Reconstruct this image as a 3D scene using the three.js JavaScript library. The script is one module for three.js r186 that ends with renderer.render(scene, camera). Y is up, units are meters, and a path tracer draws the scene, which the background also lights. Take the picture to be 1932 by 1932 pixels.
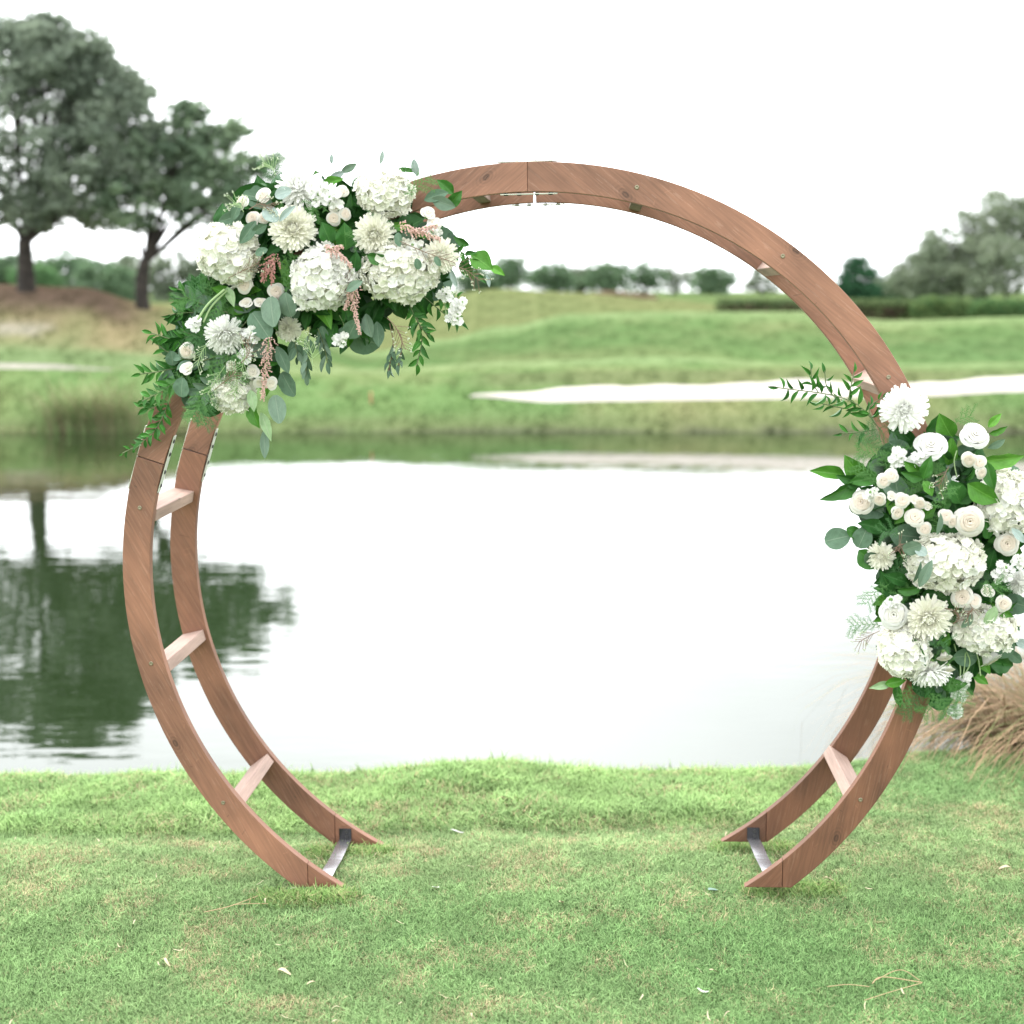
import * as THREE from 'three';
import { mergeGeometries } from 'three/addons/utils/BufferGeometryUtils.js';
import { RoundedBoxGeometry } from 'three/addons/geometries/RoundedBoxGeometry.js';

// ---------------------------------------------------------------- camera, sky, sun, exposure
const scene = new THREE.Scene();
const PITCH = 0.15266, FPX = 2711.7, EYE = 1.558;          // focal length in units of a 1932-wide picture
const camera = new THREE.PerspectiveCamera(2 * Math.atan(966 / FPX) * 180 / Math.PI, 1, 0.05, 3000);
camera.position.set(0, EYE, 0);
camera.rotation.x = -PITCH;
camera.focus = 3.62;
camera.userData.fStop = 2.25;
camera.updateMatrixWorld();

const renderer = new THREE.WebGLRenderer({ antialias: true });
renderer.toneMapping = THREE.LinearToneMapping;
renderer.toneMappingExposure = 3.1;
renderer.shadowMap.enabled = true;
renderer.shadowMap.type = THREE.PCFSoftShadowMap;

// ---------------------------------------------------------------- noise
function rng(seed) {
  let a = seed >>> 0;
  return () => { a = (a + 0x6D2B79F5) >>> 0; let t = a; t = Math.imul(t ^ (t >>> 15), t | 1); t ^= t + Math.imul(t ^ (t >>> 7), t | 61); return ((t ^ (t >>> 14)) >>> 0) / 4294967296; };
}
function hash(x, y, z) {
  let h = Math.imul(x | 0, 374761393) ^ Math.imul(y | 0, 668265263) ^ Math.imul(z | 0, 2147483647 ^ 0x5bd1e995);
  h = Math.imul(h ^ (h >>> 13), 1274126177); h ^= h >>> 16;
  return (h >>> 0) / 4294967296;
}
const fade = t => t * t * (3 - 2 * t), lerp = (a, b, t) => a + (b - a) * t, clamp = (x, a = 0, b = 1) => Math.min(b, Math.max(a, x));
const smooth = (a, b, x) => fade(clamp((x - a) / (b - a)));
const mod = (a, n) => ((a % n) + n) % n;
function vnoise(x, y, s = 0, px = 0, py = 0) {               // value noise, periodic when px, py are given
  const x0 = Math.floor(x), y0 = Math.floor(y), fx = fade(x - x0), fy = fade(y - y0);
  const X = i => px ? mod(i, px) : i, Y = i => py ? mod(i, py) : i;
  return lerp(lerp(hash(X(x0), Y(y0), s), hash(X(x0 + 1), Y(y0), s), fx), lerp(hash(X(x0), Y(y0 + 1), s), hash(X(x0 + 1), Y(y0 + 1), s), fx), fy);
}
function fbm(x, y, oct = 4, s = 0, px = 0, py = 0) {
  let v = 0, a = 0.5, n = 0;
  for (let i = 0; i < oct; i++) { v += a * vnoise(x, y, s + i * 17, px, py); n += a; a *= 0.5; x *= 2; y *= 2; px *= 2; py *= 2; }
  return v / n;
}

// ---------------------------------------------------------------- sky: bright overcast, brightest where the sun stands behind the cloud
const SUN = new THREE.Vector3(-0.35, 0.85, -0.55).normalize();
{
  const W = 512, H = 256, data = new Float32Array(W * H * 4), v = new THREE.Vector3();
  for (let j = 0; j < H; j++) for (let i = 0; i < W; i++) {
    const u = (i + 0.5) / W, t = (j + 0.5) / H, az = (u - 0.5) * Math.PI * 2, el = (t - 0.5) * Math.PI;
    v.set(Math.cos(el) * Math.cos(az), Math.sin(el), Math.cos(el) * Math.sin(az));
    const e = Math.max(v.y, 0), c = fbm(v.x * 2.2 / (e + 0.35) + 9, v.z * 2.2 / (e + 0.35) + 4, 5, 3);
    const lobe = Math.pow(clamp(0.5 + 0.5 * v.dot(SUN)), 2.4);
    let L = (0.88 + 0.55 * lobe) * (0.62 + 0.8 * c);
    const cool = 0.5 + 0.5 * (1 - c);
    const k = (j * W + i) * 4;
    data[k] = L * (1 - 0.035 * cool); data[k + 1] = L * (1 - 0.004 * cool); data[k + 2] = L * (1 + 0.02 * cool); data[k + 3] = 1;
    if (v.y < 0) { data[k] *= 0.6; data[k + 1] *= 0.62; data[k + 2] *= 0.58; }
  }
  const sky = new THREE.DataTexture(data, W, H, THREE.RGBAFormat, THREE.FloatType);
  sky.mapping = THREE.EquirectangularReflectionMapping; sky.magFilter = sky.minFilter = THREE.LinearFilter; sky.needsUpdate = true;
  scene.background = sky; scene.environment = sky;
}
const sun = new THREE.DirectionalLight(0xfff4e6, 0.6);
sun.position.copy(SUN).multiplyScalar(40); sun.castShadow = true; sun.shadow.radius = 40; sun.shadow.mapSize.set(2048, 2048);
Object.assign(sun.shadow.camera, { left: -20, right: 20, top: 20, bottom: -20, near: 1, far: 120 });
scene.add(sun); scene.add(sun.target);

// ---------------------------------------------------------------- naming
const taken = new Map();
function numbered(name, parent) {
  const key = parent ? parent.uuid + name : name, n = taken.get(key) || 0; taken.set(key, n + 1);
  return n ? `${name}_${String(n).padStart(3, '0')}` : name;
}
const used = new Map();
function uniq(name) { const n = used.get(name) || 0; used.set(name, n + 1); return n ? `${name}_${String(n).padStart(3, '0')}` : name; }
function shadows(m) { m.castShadow = m.receiveShadow = true; return m; }
function mesh(name, geo, mat, parent) { const m = shadows(new THREE.Mesh(geo, mat)); m.name = uniq(name); (parent || scene).add(m); return m; }
function group(name, parent) { const g = new THREE.Group(); g.name = uniq(name); (parent || scene).add(g); return g; }
function tag(o, label, category, grp) { o.userData.label = label; o.userData.category = category; if (grp) o.userData.group = grp; return o; }
function kind(o, k) { o.userData.kind = k; return o; }
const V = (x, y, z) => new THREE.Vector3(x, y, z);

// ---------------------------------------------------------------- textures
function tex(W, H, fn, srgb = true) {
  const d = new Uint8Array(W * H * 4);
  for (let j = 0; j < H; j++) for (let i = 0; i < W; i++) {
    const c = fn(i / W, j / H), k = (j * W + i) * 4;
    d[k] = clamp(c[0]) * 255; d[k + 1] = clamp(c[1]) * 255; d[k + 2] = clamp(c[2]) * 255; d[k + 3] = 255;
  }
  const t = new THREE.DataTexture(d, W, H, THREE.RGBAFormat);
  t.wrapS = t.wrapT = THREE.RepeatWrapping; t.magFilter = THREE.LinearFilter; t.minFilter = THREE.LinearMipmapLinearFilter; t.generateMipmaps = true;
  if (srgb) t.colorSpace = THREE.SRGBColorSpace;
  t.needsUpdate = true; return t;
}
const S = c => c <= 0.0031308 ? 12.92 * c : 1.055 * Math.pow(c, 1 / 2.4) - 0.055;
const sr = (r, g, b) => [S(r), S(g), S(b)];
const col = (r, g, b) => new THREE.Color().setRGB(r, g, b);
function std(o) { return new THREE.MeshStandardMaterial({ side: THREE.DoubleSide, ...o }); }

// ---------------------------------------------------------------- picture <-> place
const cP = Math.cos(PITCH), sP = Math.sin(PITCH);
function heightAt(py, d) { const cy = -(py - 966) / FPX; return EYE + d * (cy * cP - sP) / (cP + cy * sP); }
function place(px, py, d) {                                   // the point of the ray through (px, py) that lies d metres ahead
  const cx = (px - 966) / FPX, cy = -(py - 966) / FPX, k = d / (cP + cy * sP);
  return V(cx * k, EYE + k * (cy * cP - sP), -d);
}
const columnOf = (x, d, y = 0) => 966 + FPX * x / (d * cP + (EYE - y) * sP);
const mPerPx = d => d / FPX;

// ---------------------------------------------------------------- terrain
const WATER = -0.742;
const FAR_D = [23.6, 23.8, 24.3, 24.9, 25.5, 28.2, 32, 35, 39, 44, 50];
const FAR = [
  [-260, 838, 812, 770, 730, 705, 686, 548, 547, 546, 548, 552],
  [0, 836, 812, 765, 725, 700, 684, 546, 545, 546, 548, 552],
  [150, 830, 808, 765, 725, 702, 686, 551, 550, 550, 552, 558],
  [300, 822, 805, 765, 727, 705, 690, 584, 579, 578, 578, 577],
  [500, 818, 802, 765, 735, 710, 692, 645, 625, 612, 600, 568],
  [700, 816, 801, 762, 738, 715, 697, 699, 684, 668, 648, 562],
  [830, 816, 801, 761, 735, 710, 690, 692, 672, 643, 632, 554],
  [950, 815, 800, 760, 732, 704, 683, 686, 660, 620, 606, 545],
  [1080, 815, 800, 759, 729, 702, 680, 684, 648, 593, 605, 552],
  [1250, 814, 799, 758, 727, 700, 672, 678, 640, 588, 602, 566],
  [1500, 812, 797, 757, 719, 697, 682, 685, 645, 589, 601, 595],
  [1680, 810, 795, 752, 722, 700, 685, 687, 650, 606, 612, 604],
  [1932, 808, 794, 744, 713, 698, 682, 686, 645, 600, 606, 602],
  [2250, 806, 792, 744, 713, 698, 682, 686, 648, 606, 608, 602],
];
function farHeight(px, d) {
  px = clamp(px, -260, 2250);
  let c = 0; while (c < FAR.length - 2 && FAR[c + 1][0] < px) c++;
  const t = fade(clamp((px - FAR[c][0]) / (FAR[c + 1][0] - FAR[c][0])));
  let r = 0; while (r < FAR_D.length - 2 && FAR_D[r + 1] < d) r++;
  const s = clamp((d - FAR_D[r]) / (FAR_D[r + 1] - FAR_D[r]));
  const hh = k => heightAt(lerp(FAR[c][k + 1], FAR[c + 1][k + 1], t), FAR_D[k]);
  const k0 = Math.max(r - 1, 0), k3 = Math.min(r + 2, FAR_D.length - 1), p0 = hh(k0), p1 = hh(r), p2 = hh(r + 1), p3 = hh(k3);
  const d1 = (p2 - p0) / (FAR_D[r + 1] - FAR_D[k0]) * (FAR_D[r + 1] - FAR_D[r]), d2 = (p3 - p1) / (FAR_D[k3] - FAR_D[r]) * (FAR_D[r + 1] - FAR_D[r]);
  const s2 = s * s, s3 = s2 * s;
  return p1 * (2 * s3 - 3 * s2 + 1) + d1 * (s3 - 2 * s2 + s) + p2 * (-2 * s3 + 3 * s2) + d2 * (s3 - s2);
}
const crestAt = x => 4.86 + 0.12 * (fbm(x * 1.3 + 7, 2, 3, 5) - 0.5) + 0.28 * smooth(0.7, 2.1, x) - 0.05 * smooth(-0.5, -2, x);
function nearHeight(x, d) {
  let h = -0.021 + 0.008 * (fbm(x * 2 + 3, d * 2, 3, 9) - 0.5);
  if (d > 3.55) h -= 0.08 * (d - 3.55);
  const dc = crestAt(x), a = Math.abs(x);
  h += 0.02 * Math.exp(-Math.pow((d - dc + 0.1) / 0.26, 2)) * (0.3 + 1.3 * fbm(x * 1.8 + 11, d, 3, 21)) - 0.03 * Math.exp(-Math.pow((d - dc + 0.62) / 0.16, 2)) * smooth(1.2, 0.2, x);
  h += 0.035 * Math.exp(-Math.pow((x + 0.17) / 0.28, 2)) * Math.exp(-Math.pow((d - dc) / 0.25, 2));
  h -= 0.03 * smooth(dc - 0.7, dc - 0.1, d) * smooth(1.6, 0.9, x);
  if (d > dc) h -= 0.6 * (d - dc) * smooth(dc, dc + 0.5, d);
  return h;
}
function groundHeight(x, z) {
  const d = -z;
  if (d < 3) return nearHeight(x, d);
  const side = Math.max(Math.abs(x) - 42, 0) * 0.1;                                     // the pond ends well outside the frame
  if (d < 14) return Math.max(nearHeight(x, d), -1.7) + Math.min(side, 2.2);
  const px = columnOf(x, d, 0);
  if (d < 23.6) { const e = farHeight(px, 23.6); return Math.max(-1.7, e - 0.35 * (23.6 - d)) + Math.min(side, 1.5); }
  if (d < 50) return farHeight(px, d) + 0.07 * (fbm(x * 0.18, d * 0.25, 2, 31) - 0.5) * smooth(24, 26, d);
  return lerp(farHeight(px, 50), EYE - 0.55, smooth(50, 75, d)) + 0.6 * (fbm(x * 0.02, d * 0.02, 2, 33) - 0.5) * smooth(60, 120, d);
}
const grassTone = (x, z) => {
  const a = fbm(x * 0.33 + 20, z * 0.33, 4, 41), b = fbm(x * 1.7, z * 1.7, 3, 43), c = fbm(x * 0.09 + 5, z * 0.22, 3, 47);
  return [a, b, c];
};
function groundColor(x, z, c) {
  const d = -z, px = columnOf(x, Math.max(d, 1), 0), [a, b, f] = grassTone(x, z);
  if (d < 12) { c.setRGB(0.11, 0.17, 0.065); const k = clamp((b - 0.45) * 2.4 + 0.3); c.lerp(col(0.2, 0.19, 0.1), k * 0.5); c.lerp(col(0.15, 0.1, 0.062), 0.95 * Math.exp(-Math.pow((x + 0.055) / 0.15, 2) - Math.pow((d - 4.6) / 0.065, 2))); if (d > 5.4) c.lerp(col(0.05, 0.06, 0.03), smooth(5.4, 6.2, d)); return c; }
  c.setRGB(0.092, 0.178, 0.048);
  c.lerp(col(0.15, 0.195, 0.065), clamp((a - 0.4) * 2.4)); c.lerp(col(0.075, 0.155, 0.045), clamp((f - 0.5) * 2.6));
  c.lerp(col(0.2, 0.195, 0.085), 0.25 * clamp((b - 0.55) * 3));
  const olive = smooth(23.6, 23.7, d) * smooth(24.1, 23.85, d) * 0.7 + smooth(24.85, 25.0, d) * smooth(25.9, 25.5, d) * smooth(820, 960, px) * 0.75;
  c.lerp(col(0.1, 0.14, 0.048), olive);
  c.lerp(col(0.07, 0.09, 0.04), smooth(23.68, 23.6, d));  // waterline tinted dark, painting the shadow of the undercut bank
  const w2 = 1.6 * (a - 0.5) + 1.0 * (b - 0.5), rough = smooth(30.5, 35, d + w2) * smooth(38.6, 36.4, d + w2), mown = smooth(25.8, 27, d + 0.6 * w2) * smooth(31, 29, d + w2) + smooth(36.8, 38.6, d + 0.6 * w2) * smooth(40.6, 39.2, d + 0.6 * w2), mound = smooth(39.4, 42, d + w2) * smooth(56, 51, d);  // rough and mown bands also paint ridge shading: faces darker, crests lighter
  c.lerp(col(0.065, 0.125, 0.036), 0.6 * rough * (0.4 + fbm(x * 0.16 + 2, d * 0.3, 3, 57))); c.lerp(col(0.145, 0.235, 0.078), 0.8 * mown); c.lerp(col(0.125, 0.16, 0.052), 0.75 * mound);
  c.setRGB(c.r * 1.2, c.g * 0.98, c.b * 1.42);
  if (px < 460) {                                                                       // bare mulch and sand under the oaks
    const m = smooth(440, 230, px + 120 * (a - 0.5)) * smooth(28.8, 29.3, d) * smooth(70, 48, d);
    const wob = fbm(x * 0.5 + 3, z * 0.35 + 8, 4, 53);
    c.lerp(col(0.26, 0.2, 0.12), m * clamp(0.75 + (wob - 0.5) * 1.6));
    c.lerp(col(0.125, 0.088, 0.068), m * smooth(30.0, 31.3, d + 2 * (wob - 0.5)) * smooth(330, 200, px));
    c.lerp(col(0.4, 0.36, 0.34), m * smooth(0.48, 0.6, wob + 0.1 * smooth(180, 60, px)) * smooth(29, 29.3, d) * smooth(30.4, 29.6, d) * smooth(210, 90, px) * 0.9);
  }
  if (d > 60) c.lerp(col(0.1, 0.14, 0.06), 0.6);
  return c;
}
const grainTex = tex(512, 512, (u, v) => {
  const n = 0.55 + 0.9 * (fbm(u * 64, v * 64, 3, 61, 64, 64) - 0.5) + 0.5 * (fbm(u * 8, v * 8, 3, 62, 8, 8) - 0.5);
  return [n + 0.36, n + 0.38, n + 0.34];
});
{
  const radii = [0], angles = [];
  for (let r = 0.35; r < 1100;) { radii.push(r); r += r < 3 ? 0.2 : r < 6.4 ? 0.045 : r < 22 ? 0.6 : r < 52 ? 0.17 + (r - 22) * 0.008 : r * 0.09; }
  const A = 560;
  for (let i = 0; i < A; i++) angles.push(i);
  const ang = i => { const t = i / A * 2 - 1; return (0.16 * t + 0.84 * t * t * t * t * t) * Math.PI; };   // dense straight ahead
  const n = radii.length, pos = new Float32Array(n * (A + 1) * 3), uv = new Float32Array(n * (A + 1) * 2), cl = new Float32Array(n * (A + 1) * 3), idx = [], c = new THREE.Color();
  for (let r = 0; r < n; r++) for (let i = 0; i <= A; i++) {
    const a = ang(i), x = Math.sin(a) * radii[r], z = -Math.cos(a) * radii[r], k = r * (A + 1) + i;
    pos.set([x, groundHeight(x, z), z], k * 3); uv.set([x / 2, z / 2], k * 2); groundColor(x, z, c); cl.set([c.r, c.g, c.b], k * 3);
    if (r < n - 1 && i < A) idx.push(k, k + 1, k + A + 1, k + 1, k + A + 2, k + A + 1);
  }
  const g = new THREE.BufferGeometry();
  g.setAttribute('position', new THREE.BufferAttribute(pos, 3)); g.setAttribute('uv', new THREE.BufferAttribute(uv, 2)); g.setAttribute('color', new THREE.BufferAttribute(cl, 3));
  g.setIndex(idx); g.computeVertexNormals();
  kind(mesh('ground', g, new THREE.MeshPhysicalMaterial({ side: THREE.DoubleSide, vertexColors: true, map: grainTex, roughness: 1, specularIntensity: 0 })), 'structure');
}

// ---------------------------------------------------------------- sheets lying on the far ground
function drape(name, d0, d1, half, px0, px1, mat, lift) {     // outline: half(t) gives the two depths at column t
  const N = 90, M = 8, pos = [], uv = [], idx = [];
  for (let i = 0; i <= N; i++) {
    const px = lerp(px0, px1, i / N), [a, b] = half(px);
    for (let j = 0; j <= M; j++) {
      const d = lerp(a, b, j / M), x = (px - 966) / FPX * (d * cP + (EYE - 0) * sP), edge = Math.min(j, M - j, i, N - i) === 0;
      pos.push(x, groundHeight(x, -d) + (edge ? -0.02 : lift), -d); uv.push(x / 2, d / 2);
      if (i < N && j < M) { const k = i * (M + 1) + j; idx.push(k, k + M + 1, k + 1, k + 1, k + M + 1, k + M + 2); }
    }
  }
  const g = new THREE.BufferGeometry(); g.setAttribute('position', new THREE.Float32BufferAttribute(pos, 3)); g.setAttribute('uv', new THREE.Float32BufferAttribute(uv, 2)); g.setIndex(idx); g.computeVertexNormals();
  return kind(mesh(name, g, mat), 'structure');
}
const sandMat = new THREE.MeshPhysicalMaterial({ side: THREE.DoubleSide, color: col(0.5, 0.455, 0.42), roughness: 1, specularIntensity: 0 });
drape('sand_bunker', 0, 0, px => {
  const t = smooth(880, 1060, px), w = fbm(px * 0.008, 3, 3, 71) - 0.5;
  const mid = lerp(24.55, 24.62, smooth(900, 1500, px));
  return [mid - (0.26 - 0.06 * w) * t - 0.015, mid + (0.25 + 0.5 * w) * t + 0.015 + 0.06 * smooth(1350, 1480, px)];
}, 880, 2300, sandMat, 0.035);
drape('sand_path', 0, 0, px => { const t = smooth(215, 90, px); return [27.5, 27.53 + 0.6 * t]; }, -260, 215, std({ color: col(0.34, 0.31, 0.27), map: grainTex, roughness: 0.95 }), 0.03);

// ---------------------------------------------------------------- pond
{
  const N = 512, h = (u, v) => {
    let s = 0; s += 0.5 * fbm(u * 5, v * 22, 4, 81, 5, 22) + 0.28 * fbm(u * 14, v * 40, 3, 83, 14, 40) + 0.5 * vnoise(u * 3, v * 8, 85, 3, 8); return s;
  };
  const bump = tex(N, N, (u, v) => { const x = h(u, v) / 1.28; return [x, x, x]; }, false);
  bump.repeat.set(1 / 3.7, 1 / 3.7);
  const g = new THREE.PlaneGeometry(240, 21, 1, 1); g.rotateX(-Math.PI / 2);
  const p = g.attributes.position, uv = g.attributes.uv;
  for (let i = 0; i < 4; i++) uv.setXY(i, p.getX(i), p.getZ(i));
  const m = new THREE.MeshPhysicalMaterial({ color: col(0.014, 0.026, 0.009), roughness: 0.015, ior: 1.6, bumpMap: bump, bumpScale: 0.0034 });
  const w = mesh('water', g, m); w.position.set(0, WATER, -15.2); kind(w, 'structure');
}

// ---------------------------------------------------------------- trees
class Leaves {                                                // many leaf-sized faces with a colour each, one mesh
  constructor() { this.p = []; this.c = []; this.n = []; }
  add(x, y, z, s, r, c) {
    const a = r() * 6.283, t = (r() - 0.5) * 2.2, ca = Math.cos(a), sa = Math.sin(a), ct = Math.cos(t), st = Math.sin(t);
    const ux = ca * s, uy = st * s * 0.6, uz = sa * s, vx = -sa * st * s * 0.55, vy = ct * s * 0.55, vz = ca * st * s * 0.55;
    const P = [[x - ux, y - uy, z - uz], [x - vx, y - vy, z - vz], [x + ux, y + uy, z + uz], [x + vx, y + vy, z + vz]];
    for (const k of [0, 1, 2, 0, 2, 3]) { this.p.push(...P[k]); this.c.push(c.r, c.g, c.b); }
  }
  build(name, parent, mat) {
    const g = new THREE.BufferGeometry(); g.setAttribute('position', new THREE.Float32BufferAttribute(this.p, 3)); g.setAttribute('color', new THREE.Float32BufferAttribute(this.c, 3)); g.computeVertexNormals();
    return mesh(name, g, mat, parent);
  }
}
const leafMat = new THREE.MeshPhysicalMaterial({ vertexColors: true, side: THREE.DoubleSide, roughness: 1, transmission: 0.45, thickness: 0, specularIntensity: 0.1 });
const barkTex = tex(256, 256, (u, v) => { const n = fbm(u * 16, v * 5, 4, 91, 16, 5); return [0.25 + n * 0.5, 0.23 + n * 0.46, 0.22 + n * 0.42]; });
const barkMat = std({ color: col(0.13, 0.125, 0.12), map: barkTex, roughness: 0.95 });
function limb(pts, r0, r1, seg = 7, sides = 8) {              // a tapered, bent tube
  const cv = new THREE.CatmullRomCurve3(pts), g = new THREE.TubeGeometry(cv, seg, 1, sides, false), p = g.attributes.position, c = new THREE.Vector3();
  for (let i = 0; i <= seg; i++) { cv.getPointAt(i / seg, c); const r = lerp(r0, r1, Math.pow(i / seg, 0.8)); for (let j = 0; j <= sides; j++) { const k = i * (sides + 1) + j; p.setXYZ(k, c.x + (p.getX(k) - c.x) * r, c.y + (p.getY(k) - c.y) * r, c.z + (p.getZ(k) - c.z) * r); } }
  g.computeVertexNormals(); return g;
}
// blobs: [px, py, rx, ry, weight] in picture units at depth d; forks etc. in the same units
function tree(o) {
  const r = rng(o.seed), d = o.d, m = mPerPx(d) * (cP + 0.02), base = place(o.base[0], o.base[1], d);
  base.y = Math.min(base.y, groundHeight(base.x, base.z) + (o.lift || 0)) - 0.05;
  const t = group(o.name); t.position.copy(base); tag(t, o.label, 'tree', o.group);
  const L = (px, py, dz = 0) => place(px, py, d).sub(base).add(V(0, 0, dz));
  const wood = [], tips = [];
  const fork = L(o.fork[0], o.fork[1]);
  wood.push(limb([V(0, -0.15, 0), V((r() - 0.5) * 0.1 + fork.x * 0.4, fork.y * 0.5, 0), fork], o.trunk * 1.25, o.trunk * 0.85, 8, 10));
  const lv = new Leaves(), c = new THREE.Color();
  for (const [px, py, rx, ry, w] of o.blobs) {
    const cen = L(px, py, (r() - 0.5) * rx * m * 0.5), RX = rx * m, RY = ry * m, RZ = Math.min(RX, o.depth || RX) * 0.9;
    if (!o.noLimbs) {
      const mid = fork.clone().lerp(cen, 0.5).add(V((r() - 0.5) * 0.3, -RY * 0.1 + 0.1, (r() - 0.5) * 0.4));
      wood.push(limb([fork.clone().add(V(0, -0.1, 0)), mid, cen], o.trunk * 0.4, o.trunk * 0.1, 7, 6));
      for (let k = 0; k < 4; k++) { const e = cen.clone().add(V((r() - 0.5) * 1.7 * RX, (r() - 0.4) * 1.5 * RY, (r() - 0.5) * 1.4 * RZ)); wood.push(limb([mid, mid.clone().lerp(e, 0.5).add(V(0, 0.15 * RY, 0)), e], o.trunk * 0.22, o.trunk * 0.05, 5, 5)); }
    }
    const clumps = Math.round(w);
    for (let k = 0; k < clumps; k++) {
      let x, y, z, q; do { x = r() * 2 - 1; y = r() * 2 - 1; z = r() * 2 - 1; q = x * x + y * y + z * z; } while (q > 1.15 || q < 0.1);
      const C = [cen.x + x * RX, cen.y + y * RY, cen.z + z * RZ], cr = o.clump * (0.6 + 0.8 * r()), tone = r();
      for (let i = 0; i < o.per; i++) {
        const u = r() * 2 - 1, a = r() * 6.283, s = Math.sqrt(1 - u * u), f = cr * Math.pow(r(), 0.45);
        const g = 0.75 + 0.5 * r();
        c.setRGB(...o.dark).lerp(col(...o.light), clamp(tone * 0.7 + 0.3 * r())).multiplyScalar(g);
        lv.add(C[0] + s * Math.cos(a) * f * 1.25, C[1] + u * f * 0.75, C[2] + s * Math.sin(a) * f, o.leaf * (0.7 + 0.6 * r()), r, c);
      }
    }
  }
  mesh('trunk', mergeGeometries(wood.map(g => { g.deleteAttribute('uv1'); return g; })), barkMat, t);
  lv.build('crown', t, leafMat);
  return t;
}
const OAK_D = [0.14, 0.18, 0.135], OAK_L = [0.28, 0.335, 0.25];  // haze painted into the oak leaves as paler colour
tree({ name: 'oak_tree', label: 'tall broad oak at the far left, largest tree, its trunk on the bare mound', group: 'oaks on the left bank', seed: 11, d: 31.9, base: [50, 546], fork: [46, 452], trunk: 0.175, leaf: 0.085, clump: 0.33, per: 38, depth: 2.0, dark: OAK_D, light: OAK_L,
  blobs: [[15, 105, 110, 72, 56], [105, 120, 92, 66, 52], [195, 195, 84, 66, 50], [175, 130, 40, 40, 10], [230, 150, 30, 26, 6], [-90, 200, 120, 130, 40], [60, 240, 150, 90, 62], [190, 300, 110, 78, 48], [20, 340, 125, 62, 26], [150, 375, 130, 45, 38], [258, 300, 60, 80, 30], [245, 215, 50, 70, 20], [30, 60, 55, 28, 14], [95, 62, 40, 28, 12], [-20, 400, 60, 30, 14], [165, 95, 45, 36, 12], [70, 408, 70, 24, 12]] });
tree({ name: 'oak_tree', label: 'oak with a sparse crown beside the flowers, its forked trunk standing at the mound foot', group: 'oaks on the left bank', seed: 23, d: 31.9, base: [270, 576], fork: [274, 488], trunk: 0.14, leaf: 0.085, clump: 0.27, per: 32, depth: 1.6, dark: [0.12, 0.18, 0.12], light: [0.24, 0.315, 0.2],
  blobs: [[325, 325, 90, 66, 40], [415, 292, 66, 46, 22], [465, 345, 52, 50, 15], [395, 350, 60, 40, 14], [255, 385, 100, 45, 34], [350, 240, 44, 44, 24], [400, 395, 80, 28, 17], [496, 318, 30, 34, 8], [430, 255, 40, 22, 10], [365, 215, 34, 22, 8], [280, 310, 60, 70, 24]] });
tree({ name: 'oak_tree', label: 'big grey-green oak at the right edge behind the hedges', seed: 31, d: 58, base: [1850, 570], fork: [1850, 530], trunk: 0.25, leaf: 0.1, clump: 0.5, per: 46, depth: 2.6, dark: [0.14, 0.185, 0.12], light: [0.265, 0.31, 0.215],
  blobs: [[1850, 500, 110, 62, 80], [1930, 470, 95, 85, 70], [1780, 515, 78, 50, 64], [1905, 395, 60, 32, 22], [1768, 458, 30, 30, 14], [1830, 425, 46, 28, 11], [1990, 400, 60, 40, 22], [1722, 535, 38, 30, 26]] });
tree({ name: 'conifer_tree', label: 'dark pointed conifer behind the arch, right of centre above the hedge', seed: 41, d: 75, base: [1626, 570], fork: [1626, 540], trunk: 0.16, leaf: 0.11, clump: 0.42, per: 40, noLimbs: true, dark: [0.03, 0.09, 0.045], light: [0.055, 0.14, 0.07],
  blobs: [[1624, 550, 46, 20, 30], [1622, 528, 34, 18, 24], [1619, 508, 20, 16, 14], [1617, 492, 8, 10, 5], [1660, 545, 28, 22, 18], [1590, 550, 22, 16, 12]] });
const far = (label, px, top, w, base, d, seed, tone, sparse = 1, name = 'broadleaf_tree') => {
  top -= d > 150 ? 16 : px < 500 ? 12 : 0;
  const h = base - top, k = d / 70, thin = d > 150, C = { mid: [[0.1, 0.17, 0.1], [0.18, 0.265, 0.15]], grey: [[0.14, 0.18, 0.125], [0.23, 0.275, 0.19]], green: [[0.07, 0.15, 0.065], [0.14, 0.25, 0.105]] }[tone];  // distance haze is put into these leaf colours instead of fog
  tree({ name, label, seed, d, base: [px, base], fork: [px, base - h * 0.35], trunk: 0.1 * k, leaf: 0.11 * k, clump: 0.4 * k, per: 34, dark: C[0], light: C[1],
    group: thin ? 'far tree row beyond the mounds' : 'trees behind the mounds', blobs: [[px, top + h * 0.28, w * 0.34, h * 0.28, 26 * sparse], [px - w * 0.24, top + h * 0.42, w * 0.3, h * 0.3, 22 * sparse], [px + w * 0.26, top + h * 0.4, w * 0.28, h * 0.3, 22 * sparse], [px, top + h * 0.7, w * (thin ? 0.3 : 0.46), h * 0.32, (thin ? 18 : 30) * sparse]].map(q => thin ? [q[0], q[1], q[2] * 0.85, q[3] * 0.9, q[4] * 0.65] : q) });
};
far('green tree behind the mound between the two left trunks', 105, 484, 120, 575, 70, 51, 'mid');
far('rounded tree low behind the mound, just left of the sparse oak trunk', 190, 508, 120, 585, 66, 52, 'mid');
far('dark tree behind the mound at the left picture edge', 0, 488, 120, 570, 72, 53, 'mid');
far('greyish tree behind the sparse oak, right of its trunk', 335, 482, 140, 590, 74, 54, 'grey');
far('grey-green tree seen just left of the sparse oak trunk, behind the tan slope', 238, 500, 90, 590, 78, 56, 'grey');
far('low green tree behind the mound beside the left oak trunk', 62, 512, 80, 575, 64, 57, 'green');
far('grey tree half hidden behind the upper flowers, over the mound shoulder', 450, 500, 130, 590, 76, 55, 'grey');
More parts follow.
